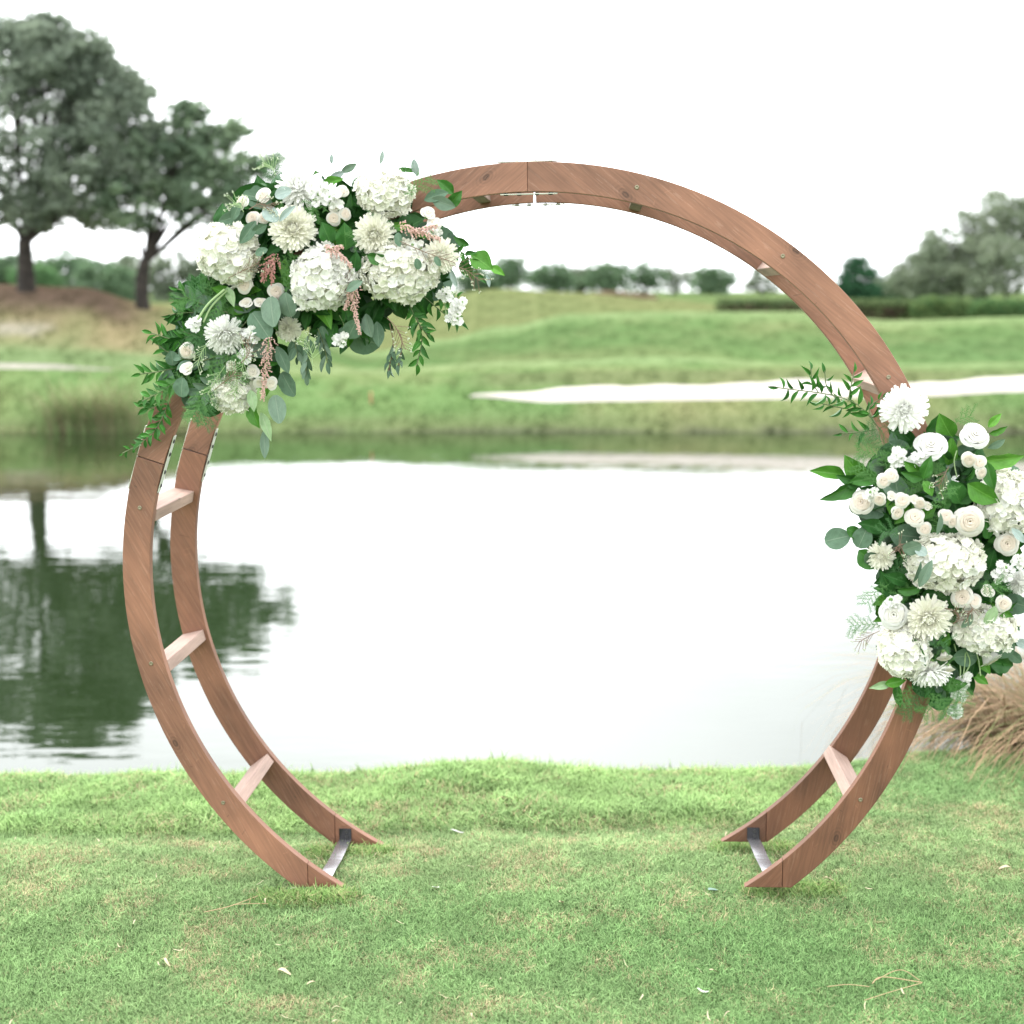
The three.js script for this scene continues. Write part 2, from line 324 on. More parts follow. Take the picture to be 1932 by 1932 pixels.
far('distant tree with one high tuft just right of the upper flowers', 962, 496, 70, 562, 170, 61, 'mid', 0.7);
far('low distant tree right of the tufted one, over the highest green mound', 1045, 514, 90, 562, 190, 62, 'mid');
far('distant tree left of the tallest of the middle row', 1100, 520, 60, 566, 200, 63, 'grey', 0.7);
far('tallest distant tree in the middle of the row under the arch', 1150, 500, 84, 570, 190, 64, 'mid', 0.8);
far('sparse distant tree just right of the tallest one in the middle row', 1218, 510, 66, 570, 195, 65, 'mid', 0.55);
far('airy distant tree with sky showing through, middle of the far row', 1275, 512, 60, 572, 210, 66, 'grey', 0.35);
far('dense low distant tree near the right end of the far row', 1345, 520, 86, 574, 185, 67, 'mid');
far('thin distant tree right next to the curved board of the arch', 1436, 522, 60, 574, 200, 68, 'grey', 0.3);
far('distant tree seen through the upper flowers gap, left end of far row', 905, 524, 80, 566, 180, 69, 'mid');
far('green round tree standing right behind the conifer', 1682, 532, 70, 572, 82, 70, 'green', 0.9);
far('pale green tree between the conifer and the arch board', 1580, 538, 50, 572, 84, 71, 'mid', 0.8);

function hedge(name, label, category, px0, px1, top, base, d, thick, seed, dark, light, wav) {
  const r = rng(seed), a = place((px0 + px1) / 2, base, d), t = group(name); t.position.copy(a); tag(t, label, category, category === 'hedge' ? 'clipped hedges beyond the mound' : 'shrubs beyond the mound');
  const lv = new Leaves(), c = new THREE.Color(), W = (px1 - px0) * mPerPx(d), H = (base - top) * mPerPx(d);
  const twig = [];
  for (let i = 0; i < 16; i++) { const x = (r() - 0.5) * W * 0.9; twig.push(limb([V(x, -0.5, 0), V(x + 0.1 * (r() - 0.5), H * 0.3, 0.1 * (r() - 0.5)), V(x + 0.4 * (r() - 0.5), H * 0.75, 0.3 * (r() - 0.5))], 0.03, 0.01, 4, 5)); }
  mesh('stems', mergeGeometries(twig), barkMat, t).name = uniq('stem');
  for (let i = 0; i < W * H * 420 + 1500; i++) {
    const x = (r() - 0.5) * W, top1 = H * (1 + wav * (fbm(x * 1.1 + seed, seed, 3, 5) - 0.5)) * (1 - 0.5 * wav * Math.pow(Math.abs(x / W * 2), 4)), f = Math.pow(r(), 0.6), z = (r() - 0.5) * thick, y = f * top1;
    const bare = !wav && z > 0.2 * thick && y < top1 * 0.72;                 // clipped hedges: sparse brown below, darkened to paint the shadowed underside
    c.setRGB(...dark).lerp(col(...light), r()); if (bare) { if (r() < 0.45) continue; c.setRGB(0.085, 0.062, 0.045).multiplyScalar(0.7 + 0.6 * r()); }
    lv.add(x, y - 0.05, z, 0.07 * (0.7 + 0.6 * r()), r, c);
  }
  lv.build('foliage', t, leafMat);
}
hedge('hedge', 'clipped hedge with sparse brown underside darkened as painted shade, seen through the arch beside its board', 'hedge', 1355, 1560, 562, 600, 44.5, 1.2, 101, [0.06, 0.1, 0.045], [0.15, 0.2, 0.085], 0);
hedge('hedge', 'clipped hedge with sparse brown underside darkened as painted shade, outside the arch under the conifer', 'hedge', 1575, 1722, 562, 612, 44.5, 1.2, 102, [0.06, 0.1, 0.045], [0.15, 0.2, 0.085], 0);
hedge('shrub', 'light green rounded shrub just right of the hedge with the painted dark underside', 'shrub', 1710, 1822, 556, 612, 44, 1.3, 103, [0.06, 0.12, 0.045], [0.17, 0.24, 0.09], 0.55);
hedge('shrub', 'green rounded shrub on the mound touching the right picture edge', 'shrub', 1815, 1965, 562, 612, 43.6, 1.3, 104, [0.05, 0.12, 0.045], [0.14, 0.22, 0.08], 0.6);
hedge('dry_shrub', 'tan dry brush on the crest below the tallest distant tree', 'shrub', 1090, 1240, 545, 575, 52, 0.8, 105, [0.2, 0.15, 0.1], [0.34, 0.27, 0.19], 0.9);

// blades: ribbons that bend over; used for reeds, the dry clump and the lawn
function ribbon(P, C, base, dir, len, w, bend, r, c0, c1, seg = 3) {
  const side = V(-dir.z, 0, dir.x).normalize(), up = V(0, 1, 0);
  if (side.lengthSq() < 0.1) side.set(1, 0, 0);
  let prev = null;
  for (let i = 0; i <= seg; i++) {
    const t = i / seg, a = bend * t, p = base.clone().addScaledVector(up, len * (t * Math.cos(a * 0.75))).addScaledVector(dir, len * t * Math.sin(a * 0.9));
    const ww = w * (1 - t * 0.85) * 0.5, A = p.clone().addScaledVector(side, ww), B = p.clone().addScaledVector(side, -ww), c = c0.clone().lerp(c1, t);
    if (prev) { for (const q of [prev[0], prev[1], A, A, prev[1], B]) P.push(q.x, q.y, q.z); for (const q of [prev[2], prev[2], c, c, prev[2], c]) C.push(q.r, q.g, q.b); }
    prev = [A, B, c];
  }
}
function ribbons(name, P, C, mat, parent) {
  const g = new THREE.BufferGeometry(); g.setAttribute('position', new THREE.Float32BufferAttribute(P, 3)); g.setAttribute('color', new THREE.Float32BufferAttribute(C, 3)); g.computeVertexNormals();
  return mesh(name, g, mat, parent);
}
const bladeMat = new THREE.MeshPhysicalMaterial({ side: THREE.DoubleSide, vertexColors: true, roughness: 0.9, specularIntensity: 0.15 });
function reeds(label, px, base, wpx, hpx, d, n, seed) {
  const r = rng(seed), a = place(px, base, d), t = group('reed_clump'); t.position.copy(a); tag(t, label, 'reeds', 'reeds on the far bank');
  const P = [], C = [], P2 = [], C2 = [];
  for (let i = 0; i < n; i++) {
    const x = (r() + r() - 1) * wpx * 0.5 * mPerPx(d), z = (r() - 0.5) * 0.7, q = r() * 6.283, edge = 0.55 + 0.6 * fbm(x * 3 + seed, seed, 3, 7) - 0.25 * Math.abs(x) / (wpx * 0.5 * mPerPx(d));
    const brown = r() < 0.5, c = brown ? col(0.3, 0.26, 0.16) : col(0.19, 0.28, 0.11), len = hpx * mPerPx(d) * (0.55 + 0.75 * r()) * edge;
    ribbon(i % 2 ? P : P2, i % 2 ? C : C2, V(x, -0.15, z), V(Math.cos(q), 0, Math.sin(q)), len + 0.1, 0.016, 0.3 + 0.9 * r(), r, c.clone().multiplyScalar(0.8), c.clone().multiplyScalar(1.2), 3);
  }
  kind(ribbons('blades', P, C, bladeMat, t), 'stuff'); kind(ribbons('stalks', P2, C2, bladeMat, t), 'stuff');
}
reeds('brownish green reed clump on the far bank, left of the arch foot of flowers', 175, 818, 205, 135, 23.75, 1500, 111);
reeds('short reeds at the far left end of the opposite bank', 25, 835, 120, 42, 23.6, 900, 112);
reeds('thin reed fringe on the far bank seen between the two rings', 330, 818, 120, 45, 23.7, 900, 113);
{
  const a = place(700, 758, 24.35), t = group('marker_stake'); t.position.copy(a); tag(t, 'small orange marker stake on the far grass under the upper flowers', 'stake');
  a.y = groundHeight(a.x, a.z);
  t.position.y = a.y;
  mesh('post', new THREE.CylinderGeometry(0.018, 0.02, 0.2, 10).translate(0, 0.06, 0), std({ color: col(0.4, 0.2, 0.11), roughness: 0.7 }), t);
  mesh('cap', new THREE.SphereGeometry(0.02, 10, 6, 0, 6.283, 0, 1.571).translate(0, 0.16, 0), std({ color: col(0.6, 0.3, 0.15), roughness: 0.6 }), t);
}
{ // dry ornamental grass at the right edge
  const r = rng(121), a = V(2.34, 0, -5.4); a.y = groundHeight(a.x, a.z);
  const t = group('dry_grass_clump'); t.position.copy(a); tag(t, 'clump of dry tan grass with arching stalks at the water edge, right of the arch', 'dry grass');
  const P = [], C = [], P2 = [], C2 = [];
  for (let i = 0; i < 3400; i++) {
    const q = r() * 6.283, rad = 0.5 * Math.sqrt(r()), b = V(Math.cos(q) * rad, -0.03, Math.sin(q) * rad * 0.7), q2 = q + (r() - 0.5) * 2.2, tn = 0.6 + 0.7 * r();
    const c = r() < 0.78 ? col(0.34 * tn, 0.235 * tn, 0.145 * tn) : col(0.17 * tn, 0.2 * tn, 0.08 * tn);
    ribbon(i % 3 ? P : P2, i % 3 ? C : C2, b, V(Math.cos(q2), 0, Math.sin(q2)), 0.46 + 0.5 * r() * r() + 0.18 * r(), 0.0065, 1.1 + 2.0 * r(), r, c.clone().multiplyScalar(0.75), c, 6);
  }
  for (let i = 0; i < 700; i++) { const q = r() * 6.283, rad = 0.75 * Math.sqrt(r()), tn = 0.7 + 0.6 * r(), x = Math.cos(q) * rad, z = Math.sin(q) * rad * 0.6; ribbon(P2, C2, V(x, groundHeight(a.x + x, a.z + z) - a.y, z), V(Math.cos(q), 0, Math.sin(q)), 0.08 + 0.1 * r(), 0.005, 0.7, r, col(0.1 * tn, 0.15 * tn, 0.05 * tn), col(0.16 * tn, 0.22 * tn, 0.08 * tn), 3); }
  kind(ribbons('stalks', P, C, bladeMat, t), 'stuff'); kind(ribbons('blades', P2, C2, bladeMat, t), 'stuff');
}
// ---------------------------------------------------------------- lawn grass
{
  const r = rng(201);
  const tuft = (n, h, spread, seed) => {
    const q = rng(seed), P = [], C = [];
    for (let i = 0; i < n; i++) {
      const a = q() * 6.283, b = q() * 6.283, rad = spread * Math.sqrt(q()), tn = 0.8 + 0.5 * q();
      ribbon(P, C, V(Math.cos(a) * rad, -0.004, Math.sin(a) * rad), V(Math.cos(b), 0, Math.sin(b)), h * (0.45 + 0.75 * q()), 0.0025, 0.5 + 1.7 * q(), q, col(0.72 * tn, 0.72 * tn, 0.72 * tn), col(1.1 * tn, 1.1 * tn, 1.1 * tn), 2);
    }
    const g = new THREE.BufferGeometry(); g.setAttribute('position', new THREE.Float32BufferAttribute(P, 3)); g.setAttribute('color', new THREE.Float32BufferAttribute(C, 3)); g.computeVertexNormals(); return g;
  };
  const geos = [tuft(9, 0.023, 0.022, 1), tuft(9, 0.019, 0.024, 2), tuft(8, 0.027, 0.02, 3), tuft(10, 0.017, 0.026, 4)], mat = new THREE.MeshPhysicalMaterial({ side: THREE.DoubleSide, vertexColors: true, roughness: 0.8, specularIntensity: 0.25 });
  const lists = geos.map(() => []), c = new THREE.Color(), M = new THREE.Matrix4(), Q = new THREE.Quaternion(), E = new THREE.Euler();
  const N = 265000;
  for (let i = 0; i < N; i++) {
    const d = 2.2 * Math.pow(6.1 / 2.2, Math.pow(r(), 0.82)), half = 0.44 * d + 0.2 + (r() < 0.2 ? 1.1 : 0), x = (r() * 2 - 1) * half, z = -d, dc = crestAt(x);
    if (d > dc + 0.55) continue;
    const dry = fbm(x * 9 + 4, z * 9, 4, 211), clump = fbm(x * 14, z * 14 + 6, 2, 215), broad = fbm(x * 0.9 + 9, z * 1.4 + 2, 3, 213), wild = smooth(dc - 0.62, dc - 0.5, d) * smooth(1.35, 0.6, x);
    const light = smooth(3.15, 4.0, d) * smooth(dc - 0.35, dc - 0.75, d);
    const p = clamp((dry - 0.5) * 1.8 + 0.12 + 0.24 * light * (0.4 + broad) + (broad - 0.5) * 0.35);
    if (r() < 0.12 * clamp((dry - 0.6) * 6)) continue;
    const tan = r() < p * 0.75;
    if (tan) c.setRGB(0.44, 0.345, 0.21).lerp(col(0.28, 0.27, 0.14), r()); else c.setRGB(0.118, 0.236, 0.078).lerp(col(0.238, 0.312, 0.142), clamp(0.35 * r() + 0.6 * broad * broad + 0.35 * light));
    if (wild > 0.3 && !tan) c.lerp(col(0.24, 0.35, 0.125), 0.6 * fbm(x * 4, z * 5, 3, 219) + 0.2);
    const dirt = 1.1 * Math.exp(-Math.pow((x + 0.055) / 0.15, 2) - Math.pow((d - 4.6) / 0.06, 2)); if (r() < dirt) continue;
    c.multiplyScalar((0.88 + 0.34 * r()) * (0.82 + 0.4 * clump) * (wild > 0.3 ? 0.8 + 0.4 * fbm(x * 3, z * 9, 3, 221) : 1));
    const s = (0.65 + 0.4 * r() + 0.45 * (clump - 0.35)) * (1 + wild * Math.max(0, 1.9 * fbm(x * 4, z * 7, 3, 217) - 0.35)) * (tan ? 0.85 : 1);
    E.set((r() - 0.5) * 0.5, r() * 6.283, (r() - 0.5) * 0.5); Q.setFromEuler(E);
    M.compose(V(x, groundHeight(x, z), z), Q, V(s * (1 + wild * 0.3), s, s));
    const k = Math.floor(r() * 4); lists[k].push([M.clone(), c.clone()]);
  }
  for (let i = 0; i < 2600; i++) {                            // longer blades that lean on the feet of the arch
    const f = Math.floor(r() * 4), t = r(), [x0, d0, x1, d1] = [[-0.66, 3.575, -0.42, 3.585], [0.64, 3.625, 0.86, 3.635], [-0.58, 3.97, -0.36, 3.975], [0.6, 4.0, 0.82, 4.01]][f];
    const x = lerp(x0, x1, t) + (r() - 0.5) * 0.05, d = lerp(d0, d1, t) + (r() - 0.6) * 0.07, z = -d, s = 0.9 + 0.9 * r();
    c.setRGB(0.11, 0.225, 0.055).lerp(r() < 0.25 ? col(0.36, 0.3, 0.16) : col(0.21, 0.29, 0.1), r());
    E.set((r() - 0.5) * 0.5, r() * 6.283, (r() - 0.5) * 0.5); Q.setFromEuler(E); M.compose(V(x, groundHeight(x, z), z), Q, V(s, s, s)); lists[i % 4].push([M.clone(), c.clone()]);
  }
  const lawn = kind(tag(group('grass'), 'short mown green lawn grass with tan patches, all over the foreground', 'grass'), 'stuff');
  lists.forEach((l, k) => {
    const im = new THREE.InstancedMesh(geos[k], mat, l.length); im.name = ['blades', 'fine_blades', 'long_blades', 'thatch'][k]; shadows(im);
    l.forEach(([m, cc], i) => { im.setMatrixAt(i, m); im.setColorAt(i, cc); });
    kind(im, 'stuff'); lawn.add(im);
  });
}

// ---------------------------------------------------------------- the arch: two rings of boards joined by spacers
const R = 1.06, BW = 0.0723, DEPTH = 0.375, TH = 0.025;
const archQ = new THREE.Quaternion().setFromAxisAngle(V(1, 0, 0), -PITCH).multiply(new THREE.Quaternion().setFromAxisAngle(V(0, 1, 0), -0.06154)).multiply(new THREE.Quaternion().setFromAxisAngle(V(1, 0, 0), PITCH));
const archC = V(0.05095, -0.17866, -3.6927).applyAxisAngle(V(1, 0, 0), -PITCH).add(V(0, EYE, 0));
const archInv = archQ.clone().invert();
function onArch(px, py, w = 0) {                              // arch coordinates of the picture point (px, py), w metres in front of the front ring
  const dir = V((px - 966) / FPX, -(py - 966) / FPX, -1).applyAxisAngle(V(1, 0, 0), -PITCH).applyQuaternion(archInv);
  const o = V(0, EYE, 0).sub(archC).applyQuaternion(archInv);
  return o.addScaledVector(dir, (w - o.z) / dir.z);
}
const MPP = 3.6 / FPX;                                        // metres per picture unit at the arch
const ringR = [
  a => 0.0065 * Math.cos(2 * a) - 0.0002 * Math.sin(2 * a) - 0.0035 * Math.cos(3 * a) + 0.0013 * Math.sin(3 * a),
  a => 0.0111 * Math.cos(a) - 0.0047 * Math.sin(a) + 0.0075 * Math.cos(2 * a) + 0.0021 * Math.sin(2 * a) - 0.0004 * Math.cos(3 * a),
];
const dents = (() => { const r = rng(77), l = []; for (let i = 0; i < 46; i++) { const a = (r() - 0.5) * 3.1, L = 0.006 + 0.03 * r() * r(), x = r(), y = r() * 0.5; l.push([x, y, x + Math.cos(a) * L, y + Math.sin(a) * L, 0.0006 + 0.0005 * r(), r() < 0.72 ? 0.2 : -0.25]); } return l; })();
const dentAt = (x, y) => { let s = 0; for (const [ax, ay, bx, by, w, k] of dents) { if (Math.abs(x - ax) > 0.05 || Math.abs(y - ay) > 0.05) continue; const dx = bx - ax, dy = by - ay, t = clamp(((x - ax) * dx + (y - ay) * dy) / (dx * dx + dy * dy)), q = Math.hypot(x - ax - dx * t, y - ay - dy * t); s += k * Math.exp(-Math.pow(q / w, 2)); } return s; };
const woodMap = (seed, base, range) => tex(1024, 512, (u, v) => {
  const warp = fbm(u * 3, v * 6, 3, seed, 3, 6) - 0.5, knots = [];
  let vv = v * 16 + warp * 2.4;
  const ring = 0.5 + 0.5 * Math.sin(vv * 6.283 + 3 * fbm(u * 4, v * 9, 2, seed + 3, 4, 9));
  const fib = fbm(u * 14, v * 150, 3, seed + 5, 14, 150), blot = fbm(u * 5, v * 5, 4, seed + 7, 5, 5), pale = fbm(u * 24, v * 240, 2, seed + 9, 24, 240);
  let t = 0.025 * ring + 0.3 * fib + 0.72 * blot;
  for (const [ku, kv] of [[0.13, 0.3], [0.41, 0.72], [0.68, 0.22], [0.86, 0.58], [0.55, 0.47], [0.27, 0.9]]) { const q = Math.hypot((u - ku) * 0.6, (v - kv) * 0.5); if (q < 0.06) t += -0.16 * Math.exp(-Math.pow(q / 0.006, 2)) - 0.16 * Math.exp(-Math.pow(q / 0.014, 2)) + 0.09 * Math.sin(q * 1000) * Math.exp(-Math.pow(q / 0.018, 2)); }
  const sc = pale > 0.74 ? 0.18 : 0, k = 0.66 + range * (t - 0.53) * 1.5 + dentAt(u, v * 0.5);
  return [S(clamp(base[0] * k * 1.5 + sc * 0.25)), S(clamp(base[1] * k * 1.5 + sc * 0.2)), S(clamp(base[2] * k * 1.5 + sc * 0.17))];
});
const stainMap = woodMap(301, [0.272, 0.131, 0.082], 0.66), paleMap = woodMap(331, [0.36, 0.245, 0.2], 0.5);
const stain = std({ map: stainMap, roughness: 0.62, bumpMap: stainMap, bumpScale: 0.0006 }), paleWood = std({ map: paleMap, roughness: 0.7, bumpMap: paleMap, bumpScale: 0.0006 });
const greyWood = std({ map: paleMap, color: col(0.62, 0.62, 0.6), roughness: 0.8 });
const steel = std({ color: col(0.62, 0.64, 0.56), metalness: 0.75, roughness: 0.42 }), darkSteel = std({ color: col(0.05, 0.05, 0.05), metalness: 0.6, roughness: 0.4 });
const blackPaint = std({ color: col(0.02, 0.02, 0.022), roughness: 0.22 }), brass = std({ color: col(0.25, 0.22, 0.15), metalness: 0.6, roughness: 0.4 });
const arch = group('wooden_arch'); arch.position.copy(archC); arch.quaternion.copy(archQ);
tag(arch, 'round double-ring arch of brown stained boards standing on the lawn before the pond', 'wedding arch');
const deg = Math.PI / 180, at = (k, a, rr) => [(R + ringR[k](a) - rr) * Math.cos(a), (R + ringR[k](a) - rr) * Math.sin(a)];
function solve(k, rr, a0, test) { let lo = a0, hi = a0 + (test.s) * 0.9; for (let i = 0; i < 40; i++) { const m = (lo + hi) / 2; if (test.f(at(k, m, rr))) lo = m; else hi = m; } return lo; }
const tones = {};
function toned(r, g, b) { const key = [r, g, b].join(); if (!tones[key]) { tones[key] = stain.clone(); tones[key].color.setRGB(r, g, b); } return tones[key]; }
function board(k, outer, grain, tone = [1, 1, 1]) {                       // outer: polygon in the ring's plane
  const sh = new THREE.Shape(outer.map(p => new THREE.Vector2(p[0], p[1]))), b = 0.0016;
  const g = new THREE.ExtrudeGeometry(sh, { depth: TH - 2 * b, bevelEnabled: true, bevelThickness: b, bevelSize: b, bevelOffset: -b, bevelSegments: 2, curveSegments: 2 });
  g.translate(0, 0, -TH + b - (k ? DEPTH : 0));
  const p = g.attributes.position, n = g.attributes.normal, uv = g.attributes.uv, c = Math.cos(grain), s = Math.sin(grain);
  for (let i = 0; i < p.count; i++) {
    const x = p.getX(i), y = p.getY(i), z = p.getZ(i) + (k ? DEPTH : 0);
    if (Math.abs(n.getZ(i)) > 0.6) uv.setXY(i, (c * x + s * y) / 1.0 + grain, (-s * x + c * y) / 0.5 + k * 0.37 + grain * 0.3);
    else { const a = Math.atan2(y, x); uv.setXY(i, a * R + k, z / 0.5 + 0.2); }
  }
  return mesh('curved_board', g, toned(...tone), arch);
}
const arc = (k, rr, a, b, n = 40) => Array.from({ length: n + 1 }, (_, i) => at(k, lerp(a, b, i / n), rr));
const cutY = k => k ? [-0.868, -0.842] : [-0.838, -0.818];
const gap = 0.0011;
for (const k of [0, 1]) {
  const yL = cutY(k)[0], yR = cutY(k)[1], seamL = (k ? 163.1 : 162.2) * deg, seamT = 90.2 * deg, seamR = 14 * deg, xL = k ? -0.603 : -0.607, xR = 0.653;
  // foot ends: where the arcs meet the ground cut, and the upright joint of the toe piece
  const oL = solve(k, 0, 200 * deg, { s: 1, f: q => q[1] > yL }), iL = solve(k, BW, 200 * deg, { s: 1, f: q => q[1] > yL }), jL = solve(k, BW, 200 * deg, { s: 1, f: q => q[0] < xL });
  const oR = solve(k, 0, -20 * deg, { s: -1, f: q => q[1] > yR }), iR = solve(k, BW, -20 * deg, { s: -1, f: q => q[1] > yR }), jR = solve(k, BW, -20 * deg, { s: -1, f: q => q[0] > xR });
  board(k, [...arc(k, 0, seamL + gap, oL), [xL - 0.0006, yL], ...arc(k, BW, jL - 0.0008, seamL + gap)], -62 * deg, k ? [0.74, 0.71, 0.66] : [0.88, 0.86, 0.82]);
  board(k, [[xL + 0.0006, yL], ...arc(k, BW, iL, jL + 0.0008, 10)], -40 * deg, [0.8, 0.76, 0.7]);
  const tg = k ? 0.0022 : gap * 0.3;
  board(k, [...arc(k, 0, seamT + gap * 0.3, seamL - gap), ...arc(k, BW, seamL - gap, seamT + (k ? 0.0042 : gap * 0.3))], 40 * deg);
  board(k, [...arc(k, 0, seamR + gap, seamT - tg), ...arc(k, BW, seamT - (k ? 0.0042 : gap * 0.3), seamR + gap)], -40 * deg);
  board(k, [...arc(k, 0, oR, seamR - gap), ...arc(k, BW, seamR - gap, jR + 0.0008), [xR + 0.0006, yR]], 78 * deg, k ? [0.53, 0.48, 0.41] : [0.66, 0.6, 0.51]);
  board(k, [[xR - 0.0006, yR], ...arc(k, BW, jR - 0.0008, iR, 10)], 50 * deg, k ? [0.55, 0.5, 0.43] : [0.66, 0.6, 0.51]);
}
const dummy = new THREE.Object3D();
for (const [a, m] of [[170.3, paleWood], [-166.3, paleWood], [-142.5, paleWood], [-34.5, paleWood], [74.3, greyWood], [51.9, paleWood], [29.1, paleWood], [6, paleWood], [-13, paleWood], [147, paleWood], [122, greyWood], [98, greyWood]]) {
  const L = DEPTH - TH - 0.001, g = new RoundedBoxGeometry(0.064, 0.032, L, 2, 0.0025), uv = g.attributes.uv, p = g.attributes.position;
  for (let i = 0; i < uv.count; i++) uv.setXY(i, p.getZ(i) + a, (p.getX(i) + p.getY(i)) / 0.5);
  const s = mesh('spacer', g, m, arch), t = a * deg, rr = R - BW / 2 - 0.001 + ringR[0](t) * 0.5;
  s.position.set(Math.cos(t) * rr, Math.sin(t) * rr, -TH - L / 2 - 0.0005); s.rotation.z = t;
}
const headG = new THREE.LatheGeometry([[0, 0.0006], [0.0022, 0.0006], [0.0026, 0.0014], [0.0048, 0.0014], [0.0056, 0.0004], [0.0056, -0.003]].map(p => new THREE.Vector2(...p)), 16); headG.rotateX(Math.PI / 2);
for (const [x, y] of [[-1.016, 0.192], [-1.006, -0.223], [-0.829, -0.604], [0.849, -0.574], [0.888, 0.519], [0.623, 0.817], [0.265, 0.987]]) mesh('screw', headG, brass, arch).position.set(x, y, 0.0006);
function plate(k, a0, a1, rr, th = 0.0022) {                  // straight steel strip along a chord, across the board's edge
  const p = at(k, a0 * deg, rr), q = at(k, a1 * deg, rr), L = Math.hypot(p[0] - q[0], p[1] - q[1]), t = mesh('mending_plate', new RoundedBoxGeometry(L, th, TH * 0.8, 1, 0.0006), steel, arch);
  t.position.set((p[0] + q[0]) / 2, (p[1] + q[1]) / 2, -TH / 2 - (k ? DEPTH : 0)); t.rotation.z = Math.atan2(q[1] - p[1], q[0] - p[0]);
  for (const f of [-0.4, -0.17, 0.14, 0.38]) for (const s of [-1, 1]) mesh('screw', headG, darkSteel, t).position.set(f * L, s * (th / 2 + 0.0006), s * 0.001), t.children[t.children.length - 1].rotation.x = s * -Math.PI / 2;
  return t;
}
plate(0, 157.6, 166.6, BW + 0.002); plate(1, 158.4, 167.6, BW + 0.002); plate(0, 94.2, 85.9, BW + 0.0025); plate(1, 93.9, 85.4, BW + 0.0025);
plate(0, 94.3, 86.2, -0.0035); plate(0, 157.8, 167, -0.003); plate(1, 158.4, 167.4, -0.003);
// black steel straps joining the feet
for (const [xb, xf, yb, yf] of [[-0.572, -0.568, -0.858, -0.838], [0.616, 0.63, -0.838, -0.817]]) {
  const t = group('foot_bracket', arch), w = 0.036;
  const strap = new THREE.BufferGeometry(), n = 12, P = [], I = [];
  for (let i = 0; i <= n; i++) { const f = i / n, x = lerp(xf, xb, f), z = lerp(-TH, -DEPTH + 0.001, f), y = lerp(yf + 0.011, yb + 0.008, f) + 0.002 * Math.sin(f * 9); for (const [dx, dy] of [[-w / 2, 0], [w / 2, 0], [w / 2, -0.003], [-w / 2, -0.003]]) P.push(x + dx, y + dy, z); if (i < n) for (let j = 0; j < 4; j++) { const a = i * 4 + j, b = i * 4 + (j + 1) % 4; I.push(a, a + 4, b, b, a + 4, b + 4); } }
  strap.setAttribute('position', new THREE.Float32BufferAttribute(P, 3)); strap.setIndex(I); const sg = strap.toNonIndexed(); sg.computeVertexNormals(); mesh('strap', sg, std({ color: col(0.36, 0.36, 0.38), metalness: 0.85, roughness: 0.22 }), t);
  mesh('tab', new RoundedBoxGeometry(w, 0.038, 0.003, 1, 0.0008).translate(xb, yb + 0.022, -DEPTH + 0.0022), blackPaint, t);
  for (const dy of [0.016, 0.031]) mesh('screw', headG, darkSteel, t).position.set(xb + 0.004, yb + dy, -DEPTH + 0.0045);
}
// ---------------------------------------------------------------- flowers and foliage: shapes shared by the two arrangements
const petalMat = (r, g, b, o = {}) => std({ color: col(r, g, b), roughness: 0.75, ...o });
const bloomMat = (r, g, b) => new THREE.MeshPhysicalMaterial({ color: col(r, g, b), side: THREE.DoubleSide, roughness: 1, transmission: 0.35, thickness: 0, specularIntensity: 0.2 });
const WHITE = bloomMat(0.88, 0.88, 0.86), CREAM = bloomMat(0.88, 0.875, 0.79), GREENISH = bloomMat(0.812, 0.832, 0.673), IVORY = bloomMat(0.87, 0.87, 0.83), BLUSH = bloomMat(0.851, 0.733, 0.594), BLUSH_IN = petalMat(0.72, 0.52, 0.38), PINK = bloomMat(0.682, 0.374, 0.341), PALEPINK = bloomMat(0.792, 0.572, 0.517), CALYX = petalMat(0.17, 0.3, 0.09);
function grid(nu, nv, fn) {                                   // a surface from fn(u, v) -> [x, y, z], u and v in 0..1
  const P = [], U = [], I = [];
  for (let i = 0; i <= nu; i++) for (let j = 0; j <= nv; j++) { P.push(...fn(i / nu, j / nv)); U.push(i / nu, j / nv); if (i < nu && j < nv) { const k = i * (nv + 1) + j; I.push(k, k + nv + 1, k + 1, k + 1, k + nv + 1, k + nv + 2); } }
  const g = new THREE.BufferGeometry(); g.setAttribute('position', new THREE.Float32BufferAttribute(P, 3)); g.setAttribute('uv', new THREE.Float32BufferAttribute(U, 2)); g.setIndex(I); g.computeVertexNormals(); return g;
}
const X4 = new THREE.Matrix4(), UPZ = V(0, 0, 1);
const turned = (g, m) => g.clone().applyMatrix4(m);
// hydrangea floret: four rounded, slightly cupped petals, 1 unit across, facing +z
function floretGeo(seed) {
  const r = rng(seed), parts = [];
  for (let k = 0; k < 4; k++) {
    const tip = 0.1 + 0.16 * r(), tw = (r() - 0.5) * 0.5, w = 0.3 + 0.05 * r();
    const g = grid(3, 3, (u, v) => { const s = v * 2 - 1, rad = 0.04 + 0.46 * u, ww = w * Math.sin(Math.PI * Math.pow(0.08 + 0.84 * u, 0.85)) + 0.02; return [rad, s * ww, tip * u * u + 0.14 * s * s * u - 0.03 + tw * s * 0.1 - 0.16 * Math.max(0, u - 0.66)]; });
    parts.push(turned(g, X4.makeRotationZ(k * Math.PI / 2 + (r() - 0.5) * 0.25)));
  }
  parts.push(new THREE.SphereGeometry(0.045, 6, 4).translate(0, 0, 0.02));
  return mergeGeometries(parts);
}
const florets = [1, 2, 3].map(s => floretGeo(400 + s));
const coreGeo = new THREE.IcosahedronGeometry(1, 3);
{ const p = coreGeo.attributes.position; for (let i = 0; i < p.count; i++) { const k = 1 + 0.1 * (vnoise(p.getX(i) * 5 + 20, p.getY(i) * 5 + p.getZ(i) * 3, 5) - 0.5); p.setXYZ(i, p.getX(i) * k, p.getY(i) * k, p.getZ(i) * k); } coreGeo.computeVertexNormals(); }
const coreMat = petalMat(0.738, 0.738, 0.603);
